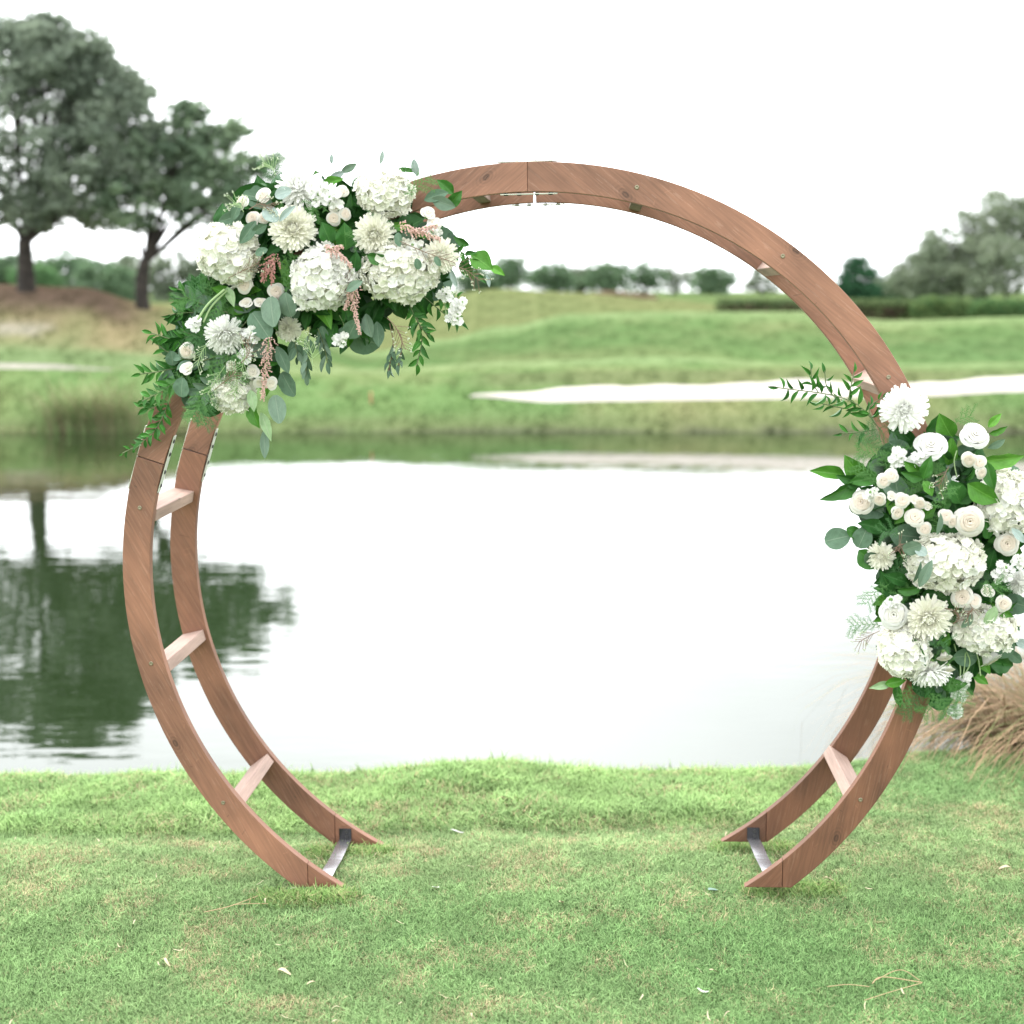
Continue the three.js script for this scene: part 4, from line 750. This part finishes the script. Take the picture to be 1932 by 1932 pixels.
  [[909, 494, 50, 40, -35, 0.05, [G[0]]], [938, 511, 34, 16, -30, 0.05, [G[2]]], [858, 375, 40, 24, 45, 0.07, [G[1]]], [840, 352, 40, 22, 140, 0.06, [G[1]]], [651, 446, 50, 40, 90, 0.1, D], [616, 440, 44, 34, 110, 0.1, D], [628, 343, 44, 20, 15, 0.07, [G[0]]], [718, 488, 54, 24, -12, 0.14, [G[1]]], [670, 494, 40, 24, 80, 0.12, D], [481, 786, 48, 28, -70, 0.07, [G[0]]], [476, 756, 42, 20, -80, 0.1, LM.pale], [502, 805, 58, 20, -70, 0.08, LM.pale], [595, 330, 18, 12, 80, 0.03, [G[1]]], [764, 322, 36, 10, 175, 0.06, [G[0]]], [840, 510, 40, 26, 60, 0.06, D], [882, 508, 44, 26, -60, 0.04, [G[1]]], [870, 455, 34, 16, 150, 0.05, [G[1]]], [433, 718, 44, 26, 60, 0.07, D], [735, 565, 50, 30, -60, 0.06, D], [790, 585, 46, 28, -45, 0.05, D], [690, 360, 30, 16, 100, 0.07, [G[2]]], [700, 382, 28, 14, 80, 0.08, [G[2]]], [560, 560, 44, 26, 120, 0.08, D], [420, 550, 44, 22, 160, 0.08, [G[0]]], [435, 560, 40, 18, -70, 0.1, LM.pale], [600, 585, 50, 24, -20, 0.07, D], [655, 586, 46, 24, -110, 0.07, D]].forEach(([x, y, l, wd, a, w, m]) => leaf(A, 'lemon', m, x, y, l, wd, a, w, 0.15, 0.3));
  // trailing sprigs
  sprig(A, 'eucalyptus_sprig', [[585, 615, 0.02], [580, 660, 0.03], [577, 708, 0.03]], 0.06, 'oval', LM.euc.slice(0, 2), 36, 13, 10, { hang: 0.6, spread: 0.7 });
  sprig(A, 'eucalyptus_sprig', [[600, 620], [612, 655], [618, 685]], 0.06, 'oval', LM.euc.slice(0, 2), 36, 13, 9, { hang: 0.5, spread: 0.7 });
  sprig(A, 'eucalyptus_sprig', [[560, 625], [558, 655], [572, 690]], 0.05, 'oval', LM.euc.slice(0, 2), 32, 14, 7, { hang: 0.5 });
  sprig(A, 'eucalyptus_sprig', [[735, 610], [742, 650], [733, 700]], 0.03, 'lance', LM.euc.slice(0, 2), 30, 11, 7, { hang: 0.5, stemMat: TWIG, from: 0.4 });
  sprig(A, 'eucalyptus_sprig', [[745, 615], [758, 640], [752, 690]], 0.03, 'lance', LM.euc.slice(0, 2), 26, 10, 5, { hang: 0.5, stemMat: TWIG, from: 0.5 });
  sprig(A, 'ruscus_sprig', [[770, 570], [790, 610], [806, 632]], 0.05, 'lance', LM.ruscus, 34, 12, 9); sprig(A, 'ruscus_sprig', [[785, 590], [796, 640], [786, 690]], 0.05, 'lance', LM.ruscus, 32, 11, 10, { hang: 0.3 }); sprig(A, 'ruscus_sprig', [[800, 560], [836, 590], [868, 612]], 0.03, 'lance', LM.ruscus, 32, 11, 8);
  sprig(A, 'ruscus_sprig', [[410, 560], [370, 555], [334, 545]], 0.04, 'lance', LM.ruscus, 34, 9, 10); sprig(A, 'ruscus_sprig', [[395, 590], [350, 590], [320, 594]], 0.05, 'lance', LM.ruscus, 34, 9, 9);
  sprig(A, 'ruscus_sprig', [[380, 630], [330, 640], [285, 628]], 0.06, 'lance', LM.ruscus, 36, 10, 13); sprig(A, 'ruscus_sprig', [[370, 660], [320, 665], [298, 650]], 0.05, 'lance', LM.ruscus, 34, 11, 10); sprig(A, 'ruscus_sprig', [[350, 690], [305, 700], [264, 706]], 0.05, 'lance', LM.ruscus, 34, 11, 12); sprig(A, 'ruscus_sprig', [[345, 710], [310, 735], [268, 757]], 0.06, 'lance', LM.ruscus, 32, 12, 11);
  sprig(A, 'ruscus_sprig', [[322, 742], [312, 775], [290, 815], [266, 836]], 0.05, 'lance', LM.ruscus, 24, 9, 24, { taper: 0.1 }); sprig(A, 'ruscus_sprig', [[300, 750], [288, 770], [270, 765]], 0.05, 'lance', LM.ruscus, 30, 11, 8);
  sprig(A, 'ruscus_sprig', [[268, 840], [250, 846], [230, 856]], 0.02, 'lance', LM.ruscus, 20, 7, 5);
  sprig(A, 'ruscus_sprig', [[840, 470], [875, 478], [905, 520]], 0.05, 'lance', LM.ruscus, 30, 12, 10); sprig(A, 'ruscus_sprig', [[820, 560], [850, 570], [865, 560]], 0.05, 'lance', LM.ruscus, 26, 10, 6);
  [[[400, 560], [380, 600], [365, 650]], [[430, 545], [410, 575], [395, 615]], [[455, 680], [430, 720], [375, 770]], [[400, 700], [385, 740], [362, 790]], [[420, 650], [440, 690], [450, 725]], [[540, 555], [545, 510], [560, 480]], [[690, 395], [720, 425], [745, 450]], [[760, 370], [795, 345], [815, 330]], [[700, 410], [690, 440], [668, 455]], [[520, 350], [512, 325], [505, 300]], [[620, 400], [600, 385], [585, 400]], [[380, 580], [350, 560], [330, 575]]].forEach((p, i) => fern(A, p, i > 1 && i < 5 ? 0.085 : 0.11, 26, 901 + i, i % 3 ? FERN : FERN_D));
  for (const p of [[[430, 590], [385, 575], [350, 560]], [[440, 620], [395, 640], [345, 625]], [[430, 660], [385, 680], [340, 676]], [[445, 690], [410, 725], [372, 748]], [[470, 600], [440, 640], [425, 690]]]) sprig(A, p[0][0] % 20 ? 'eucalyptus_sprig' : 'ruscus_sprig', p, 0.085, p[0][0] % 20 ? 'oval' : 'lance', p[0][0] % 20 ? LM.euc.slice(0, 2) : LM.lemon, 34, p[0][0] % 20 ? 18 : 13, 10);
  { const r = rng(990); for (let i = 0; i < 18; i++) { const z = [[400, 630, 60, 80], [430, 700, 50, 50], [370, 690, 45, 50], [430, 600, 60, 60], [560, 480, 120, 90], [690, 420, 90, 70]][i < 10 ? i % 4 : i % 6], x = z[0] + (r() - 0.5) * 2 * z[2], y = z[1] + (r() - 0.5) * 2 * z[3], q = 1.2 + r() * 3.6, L = 50 + 30 * r(); fern(A, [[x, y], [x + Math.cos(q) * L * 0.5, y + Math.sin(q) * L * 0.5 - 6], [x + Math.cos(q) * L, y + Math.sin(q) * L]], i < 10 ? 0.075 + 0.05 * r() : 0.075, 20 + 10 * r(), 1200 + i, r() < 0.6 ? FERN : FERN_D); } }
  [[[425, 690, 0.02], [405, 720], [392, 745]], [[440, 700], [448, 725], [440, 745]], [[398, 640], [380, 665], [372, 690]], [[455, 640], [462, 670], [455, 700]], [[590, 690], [586, 660], [575, 640]], [[520, 330], [512, 315], [496, 308]], [[460, 400], [450, 385], [440, 384]]].forEach((p, i) => seeded(A, p, 0.14, 1300 + i, PALESTEM));
  wand(A, [[424, 546], [392, 575], [372, 605]], 0.12, PALESTEM, 0.003); wand(A, [[428, 548], [398, 580], [384, 608]], 0.115, PALESTEM, 0.0025); wand(A, [[640, 595], [648, 610], [650, 632]], 0.06); wand(A, [[836, 540], [840, 575], [842, 600]], 0.05, PALESTEM, 0.002); wand(A, [[846, 540], [860, 565], [858, 596]], 0.05);
  [[[470, 395], [490, 385], [515, 392]], [[430, 525], [460, 510], [490, 495]], [[755, 455], [800, 475], [870, 500]], [[730, 600], [745, 615], [765, 660]], [[405, 735], [430, 715], [445, 700]], [[455, 685], [470, 665], [466, 640]], [[640, 560], [655, 540], [650, 520]], [[850, 500], [880, 510], [905, 530]]].forEach((p, i) => seeded(A, p, 0.15, 921 + i));
}
// ---------------------------------------------------------------- right arrangement
{
  const A = arrangement('flower and greenery arrangement on the right side of the arch, mostly white roses and hydrangeas', [1760, 1040], 802);
  filler(A, [[1740, 850, 60, 40, 2], [1700, 930, 75, 60, 3], [1790, 920, 85, 70, 4], [1720, 1030, 80, 70, 4], [1830, 1020, 90, 80, 4], [1730, 1130, 75, 60, 3], [1840, 1130, 85, 80, 4], [1750, 1230, 70, 50, 3], [1850, 1210, 60, 60, 2], [1900, 960, 50, 70, 2], [1770, 1290, 40, 25, 1], [1720, 1010, 60, 50, 3], [1760, 1120, 60, 40, 3]], 150, 720, 812);
  hydrangea(A, 1786, 1060, 68, 48, 0.1, F(0, 0.05), 1021, 0.9); hydrangea(A, 1898, 948, 48, 60, 0.06, F(0.4, 0.1), 1022, 0.9); hydrangea(A, 1856, 1187, 54, 42, 0.08, F(0.2, -0.1), 1023, 1.3); hydrangea(A, 1704, 1228, 44, 43, 0.1, F(-0.2, -0.1), 1024, 1);
  mum(A, 1706, 771, 44, 0.09, F(-0.1, 0.25), 1031, IVORY); mum(A, 1752, 1168, 43, 0.13, F(0, -0.15), 1032, CREAM); mum(A, 1754, 1272, 40, 0.1, F(0, -1, 0.35), 1033, IVORY); mum(A, 1661, 1050, 27, 0.07, F(-0.5, -0.1), 1034, CREAM); mum(A, 1926, 1098, 25, 0.05, F(0.5, 0), 1035, IVORY);
  rose(A, 1756, 841, 31, 0.1, F(-0.15, 0.75), 'full', 1041, WHITE, IVORY); rose(A, 1839, 822, 28, 0.06, F(0.1, 0.65), 'full', 1042, WHITE, IVORY); rose(A, 1829, 983, 31, 0.13, F(-0.1, 0.1), 'open', 1043, IVORY, BLUSH); rose(A, 1626, 948, 24, 0.08, F(-0.45, 0.3), 'full', 1044, IVORY, BLUSH); rose(A, 1686, 1160, 28, 0.11, F(-0.2, 0.2), 'full', 1045, WHITE, IVORY); rose(A, 1816, 1127, 22, 0.12, F(-0.35, 0.15), 'full', 1046, IVORY, BLUSH); rose(A, 1900, 1026, 23, 0.09, F(-0.15, 0.1), 'full', 1047, IVORY, BLUSH); rose(A, 1868, 1241, 24, 0.06, F(0.45, -0.75, 0.35), 'bud', 1048, WHITE, CREAM);
  [[1829, 867, 14], [1847, 872, 13], [1851, 892, 11], [1681, 897, 13], [1667, 907, 13], [1659, 942, 12], [1702, 944, 14], [1693, 967, 12], [1726, 976, 17], [1744, 998, 13], [1736, 950, 11], [1784, 974, 13], [1796, 984, 11], [1838, 1134, 13], [1893, 1139, 15]].forEach(([x, y, q], i) => smallRose(A, x, y, q, 0.125, F(((i * 7) % 5 - 2) * 0.14, ((i * 3) % 5 - 1.5) * 0.16), 1061 + i));
  [[1724, 943, 9], [1750, 955, 8], [1682, 936, 9], [1863, 1116, 12], [1782, 1239, 13], [1760, 1254, 10], [1791, 1262, 10]].forEach(([x, y, q], i) => smallRose(A, x, y, q, 0.12, F(0.1, i > 3 ? -0.9 : 0.4, 0.7), 1081 + i, true));
  [[1692, 862, 20, 8], [1728, 864, 15, 5], [1642, 931, 14, 5], [1888, 1078, 24, 9], [1683, 1135, 16, 6], [1920, 1056, 14, 5], [1816, 1279, 12, 5], [1806, 1306, 16, 7], [1800, 1337, 13, 6]].forEach(([x, y, q, n], i) => stock(A, x, y, q, i > 5 ? 0.04 : 0.1, F(0, 0.1), 1101 + i, n));
  const G = LM.lemon, D = LM.dark, E1 = [LM.euc[0]], E2 = [LM.euc[1]], E3 = [LM.euc[2]];
  [[1562, 892, 70, 27, 172, 0.03, [G[0]]], [1612, 883, 62, 40, 130, 0.05, [G[0]]], [1606, 905, 60, 28, 165, 0.06, D], [1586, 926, 84, 30, 205, 0.06, [G[1]]], [1630, 905, 60, 30, 190, 0.07, [G[1]]], [1784, 804, 54, 40, 120, 0.04, [G[0]]], [1893, 866, 76, 32, 8, 0.06, [G[2]]], [1856, 931, 66, 42, -30, 0.11, [G[0]]], [1868, 899, 56, 26, -75, 0.12, [G[1]]], [1801, 927, 52, 40, 120, 0.09, D], [1749, 882, 46, 24, 75, 0.13, [G[1]]], [1719, 880, 40, 20, 150, 0.12, [G[0]]], [1722, 897, 46, 22, 165, 0.12, [G[1]]], [1751, 922, 32, 22, -60, 0.13, [G[0]]], [1644, 993, 54, 30, 165, 0.06, D], [1640, 1056, 52, 40, -40, 0.05, [G[1]]], [1690, 1092, 50, 26, 160, 0.08, D], [1718, 1112, 48, 20, 10, 0.09, [G[1]]], [1660, 1146, 40, 26, 90, 0.05, [G[0]]], [1672, 1097, 46, 28, 120, 0.07, D], [1892, 1153, 46, 20, -30, 0.11, [G[0]]], [1877, 793, 34, 16, 50, 0.04, [G[2]]], [1884, 812, 36, 14, 25, 0.04, [G[0]]], [1850, 1282, 34, 18, -30, 0.04, [G[0]]], [1661, 1294, 44, 16, 190, 0.07, LM.pale], [1690, 1287, 40, 20, 15, 0.08, [G[0]]], [1695, 1312, 50, 18, -80, 0.05, [G[1]]], [1855, 1255, 44, 22, -50, 0.04, [G[0]]], [1740, 1300, 50, 26, -40, 0.05, D], [1830, 1290, 46, 22, -80, 0.02, D], [1734, 1230, 60, 20, -65, 0.14, [G[1]]], [1760, 800, 40, 22, 60, 0.03, D], [1795, 1010, 44, 26, -60, 0.07, D], [1870, 1060, 50, 28, 80, 0.06, D], [1760, 1120, 44, 24, 20, 0.06, D]].forEach(([x, y, l, wd, a, w, m]) => leaf(A, 'lemon', m, x, y, l, wd, a, w, 0.15, 0.3));
  [[1580, 1016, 48, 42, 15, 0.04, E2], [1628, 1014, 44, 38, 70, 0.06, E2], [1610, 1004, 30, 24, 150, 0.05, [G[1]]], [1721, 1033, 34, 30, 20, 0.15, E1], [1738, 1040, 24, 20, -30, 0.15, E3], [1746, 1083, 56, 20, 70, 0.17, E1], [1731, 1080, 44, 9, 75, 0.16, E2], [1772, 990, 42, 12, 85, 0.15, E1], [1825, 1172, 34, 18, 60, 0.13, E1], [1869, 1161, 38, 26, 70, 0.13, LM.pale], [1897, 1225, 44, 34, 60, 0.05, E2], [1912, 1190, 24, 18, 20, 0.04, E2], [1921, 1010, 34, 16, -50, 0.12, E3], [1915, 1240, 30, 22, -40, 0.04, E2], [1862, 998, 40, 24, 100, 0.09, D], [1880, 838, 34, 16, 30, 0.04, E1], [1786, 905, 30, 16, 80, 0.1, E2], [1930, 1215, 26, 18, -20, 0.04, E3]].forEach(([x, y, l, wd, a, w, m]) => leaf(A, l > wd * 1.75 ? 'oval' : 'round', m, x, y, l, wd, a, w, 0.2, 0.3));
  sprig(A, 'ruscus_sprig', [[1665, 815], [1620, 765], [1580, 748], [1466, 731]], 0.03, 'lance', LM.ruscus, 34, 9, 22, { spread: 1.0 });
  sprig(A, 'ruscus_sprig', [[1630, 775], [1590, 770], [1545, 760]], 0.02, 'lance', LM.ruscus, 32, 8, 9); sprig(A, 'ruscus_sprig', [[1600, 758], [1604, 735], [1612, 700]], 0.03, 'lance', LM.ruscus, 28, 8, 6); sprig(A, 'ruscus_sprig', [[1545, 742], [1532, 720], [1530, 695]], 0.03, 'lance', LM.ruscus, 30, 8, 5); sprig(A, 'ruscus_sprig', [[1575, 750], [1560, 730], [1556, 700]], 0.03, 'lance', LM.ruscus, 28, 7, 4); sprig(A, 'ruscus_sprig', [[1655, 810], [1625, 815], [1585, 818]], 0.04, 'lance', LM.ruscus, 30, 8, 6); sprig(A, 'ruscus_sprig', [[1650, 800], [1640, 770], [1668, 748]], 0.04, 'lance', LM.ruscus, 28, 8, 7);
  [[[1690, 850], [1660, 830], [1630, 810]], [[1680, 870], [1650, 855], [1615, 850]], [[1690, 830], [1680, 800], [1670, 775]], [[1665, 1180], [1635, 1178], [1602, 1182]], [[1740, 1290], [1730, 1320], [1700, 1350]], [[1745, 1300], [1760, 1330], [1740, 1350]], [[1770, 1310], [1785, 1330], [1790, 1350]], [[1755, 960], [1775, 940], [1790, 915]], [[1750, 1220], [1770, 1210], [1790, 1215]], [[1800, 800], [1815, 790], [1835, 783]], [[1700, 1010], [1680, 1000], [1660, 1005]], [[1850, 1100], [1870, 1110], [1890, 1105]]].forEach((p, i) => fern(A, p, i > 6 ? 0.14 : 0.06, 26, 1121 + i, i % 2 ? FERN : FERN_D));
  { const r = rng(991); for (let i = 0; i < 22; i++) { const z = [[1700, 880, 50, 40], [1780, 940, 70, 60], [1700, 1110, 60, 50], [1760, 1220, 70, 60], [1860, 1110, 60, 60], [1740, 1310, 30, 20]][i % 6], x = z[0] + (r() - 0.5) * 2 * z[2], y = z[1] + (r() - 0.5) * 2 * z[3], q = r() * 6.283, L = 45 + 30 * r(); fern(A, [[x, y], [x + Math.cos(q) * L * 0.5, y + Math.sin(q) * L * 0.5 - 6], [x + Math.cos(q) * L, y + Math.sin(q) * L]], 0.08, 18 + 10 * r(), 1400 + i, r() < 0.6 ? FERN : FERN_D); } }
  [[[1800, 1215], [1812, 1260], [1808, 1300]], [[1815, 1215], [1830, 1250], [1815, 1280]], [[1822, 1220], [1818, 1270], [1802, 1335]], [[1805, 850], [1800, 870], [1805, 900]], [[1835, 1215], [1845, 1240], [1850, 1275]]].forEach(p => wand(A, p, 0.06, PALESTEM, 0.0018));
  [[[1795, 1180], [1810, 1165], [1800, 1150]], [[1690, 1035], [1700, 1025], [1695, 1040]], [[1660, 1190], [1640, 1200], [1620, 1212]], [[1790, 880], [1780, 900], [1770, 920]], [[1830, 1140], [1835, 1150], [1825, 1160]]].forEach((p, i) => seeded(A, p, 0.14, 1141 + i));
}

// ---------------------------------------------------------------- small things lying on the lawn
{
  const on = (px, py) => {                                    // where the ray through (px, py) meets the lawn
    let lo = 2, hi = 5.2; for (let i = 0; i < 40; i++) { const m = (lo + hi) / 2, p = place(px, py, m); if (p.y > groundHeight(p.x, p.z)) lo = m; else hi = m; } return place(px, py, lo);
  };
  const bits = (name, label, category, px, py, geo, mat, turn, lift = 0.014, grp) => { const m = mesh(name, geo, mat); m.position.copy(on(px, py)); m.position.y += lift; m.rotation.y = turn; tag(m, label, category, grp || { fallen_petal: 'petals on the lawn', dead_leaf: 'dead leaves on the lawn' }[name]); return m; };
  const curl = (L, W, h, seed) => { const r = rng(seed), k = r() * 3; return grid(8, 3, (u, v) => { const s = v * 2 - 1, w = W * Math.pow(Math.sin(Math.PI * (0.06 + 0.88 * u)), 0.7); return [(u - 0.5) * L, h * Math.sin(u * 3 + k) + 0.25 * w * s * s, s * w * 0.5 + 0.12 * L * Math.sin(u * 3.1)]; }); };
  const white = petalMat(0.6, 0.6, 0.56), tan = petalMat(0.5, 0.4, 0.27), straw = petalMat(0.4, 0.29, 0.16);
  bits('plastic_strip', 'white curled strip on the grass between the rear arch feet', 'litter', 863, 1576, curl(0.04, 0.011, 0.006, 1), white, 0.1);
  bits('fallen_petal', 'narrow white petal on the grass below the left front foot', 'petal', 552, 1684, curl(0.032, 0.009, 0.005, 2), white, 1.35);
  bits('fallen_petal', 'white petal under the middle of the arch opening', 'petal', 822, 1682, curl(0.03, 0.008, 0.006, 3), white, 1.0);
  bits('fallen_petal', 'pale petal on the grass, bottom right corner of the lawn', 'petal', 1326, 1878, curl(0.026, 0.009, 0.005, 4), white, -0.3);
  bits('fallen_leaf', 'grey-green round leaf lying before the right front foot', 'leaf', 1344, 1688, curl(0.03, 0.021, 0.004, 5), petalMat(0.2, 0.29, 0.24), 0.7);
  bits('dead_leaf', 'curled tan dead leaf right of the right front foot', 'leaf', 1566, 1668, curl(0.03, 0.011, 0.007, 6), tan, 0.2);
  bits('dead_leaf', 'pale dead leaf near the right edge of the lawn', 'leaf', 1896, 1648, curl(0.036, 0.013, 0.007, 7), tan, 0.15);
  bits('dead_leaf', 'curled beige dead leaf in the left foreground lawn', 'leaf', 536, 1846, curl(0.034, 0.014, 0.008, 8), tan, -0.3);
  bits('dead_leaf', 'thin beige dead leaf in the foreground, left of centre', 'leaf', 588, 1866, curl(0.03, 0.006, 0.006, 9), tan, 0.9);
  bits('dead_leaf', 'small beige curled leaf in the middle of the lawn below the arch', 'leaf', 1058, 1712, curl(0.03, 0.009, 0.008, 10), tan, 1.3);
  bits('dead_leaf', 'brown dead leaf in the foreground under the right front foot', 'leaf', 1346, 1842, curl(0.03, 0.009, 0.007, 11), tan, 0.8);
  bits('dead_leaf', 'small pale leaf in the left foreground corner', 'leaf', 316, 1826, curl(0.028, 0.007, 0.007, 12), tan, -0.9);
  const twig = (label, pts, seed) => {
    const a = on(...pts[0][0]), t = group('dry_twig'); t.position.copy(a); tag(t, label, 'twig', 'dry twigs on the lawn');
    pts.forEach((l, i) => { const cv = new THREE.CatmullRomCurve3(l.map(([x, y, h = 0.016]) => on(x, y).add(V(0, h, 0)).sub(a))); mesh(i ? 'side_shoot' : 'stem', new THREE.TubeGeometry(cv, 14, i ? 0.0009 : 0.0012, 6), straw, t); });
  };
  twig('straw-coloured dry twig in the left foreground lawn below the arch foot', [[[386, 1732], [430, 1722], [490, 1700]], [[440, 1718], [470, 1716], [506, 1716]]], 1);
  twig('orange-brown dry pine twig in the lower right lawn', [[[1645, 1868], [1660, 1856], [1740, 1866]], [[1650, 1862], [1700, 1853, 0.03], [1735, 1862]], [[1630, 1900], [1680, 1884], [1738, 1867]], [[1560, 1874], [1600, 1870], [1640, 1874]]], 2);
  { // bits too small to count
    const r = rng(951), all = [];
    for (let i = 0; i < 110; i++) { const d = 2.35 + 2 * r(), x = (r() * 2 - 1) * 0.42 * d, g = curl(0.01 + 0.018 * r(), 0.002 + 0.004 * r() * r(), 0.005, 960 + i), m = new THREE.Matrix4().compose(V(x, groundHeight(x, -d) + 0.016 + 0.01 * r(), -d), new THREE.Quaternion().setFromEuler(new THREE.Euler((r() - 0.5) * 0.8, r() * 6.283, (r() - 0.5) * 0.8)), V(1, 1, 1)); all.push(turned(g, m)); }
    kind(tag(mesh('debris', mergeGeometries(all), petalMat(0.5, 0.43, 0.29)), 'pale crumbs of dead leaf scattered over the lawn', 'debris'), 'stuff');
  }
  { // sprig of fern at the left front foot
    const a = on(606, 1662), t = group('fern_sprig'); t.position.copy(a); tag(t, 'small green fern sprig leaning on the left front foot of the arch', 'fern');
    const F2 = { t, r: rng(5), at: (px, py, w) => { const p = place(px, py, -a.z - w); return p.sub(a); } };
    fern(F2, [[575, 1664], [600, 1655], [632, 1664]], 0.05, 12, 971, FERN).name = uniq('frond');
  }
}
renderer.render(scene, camera);
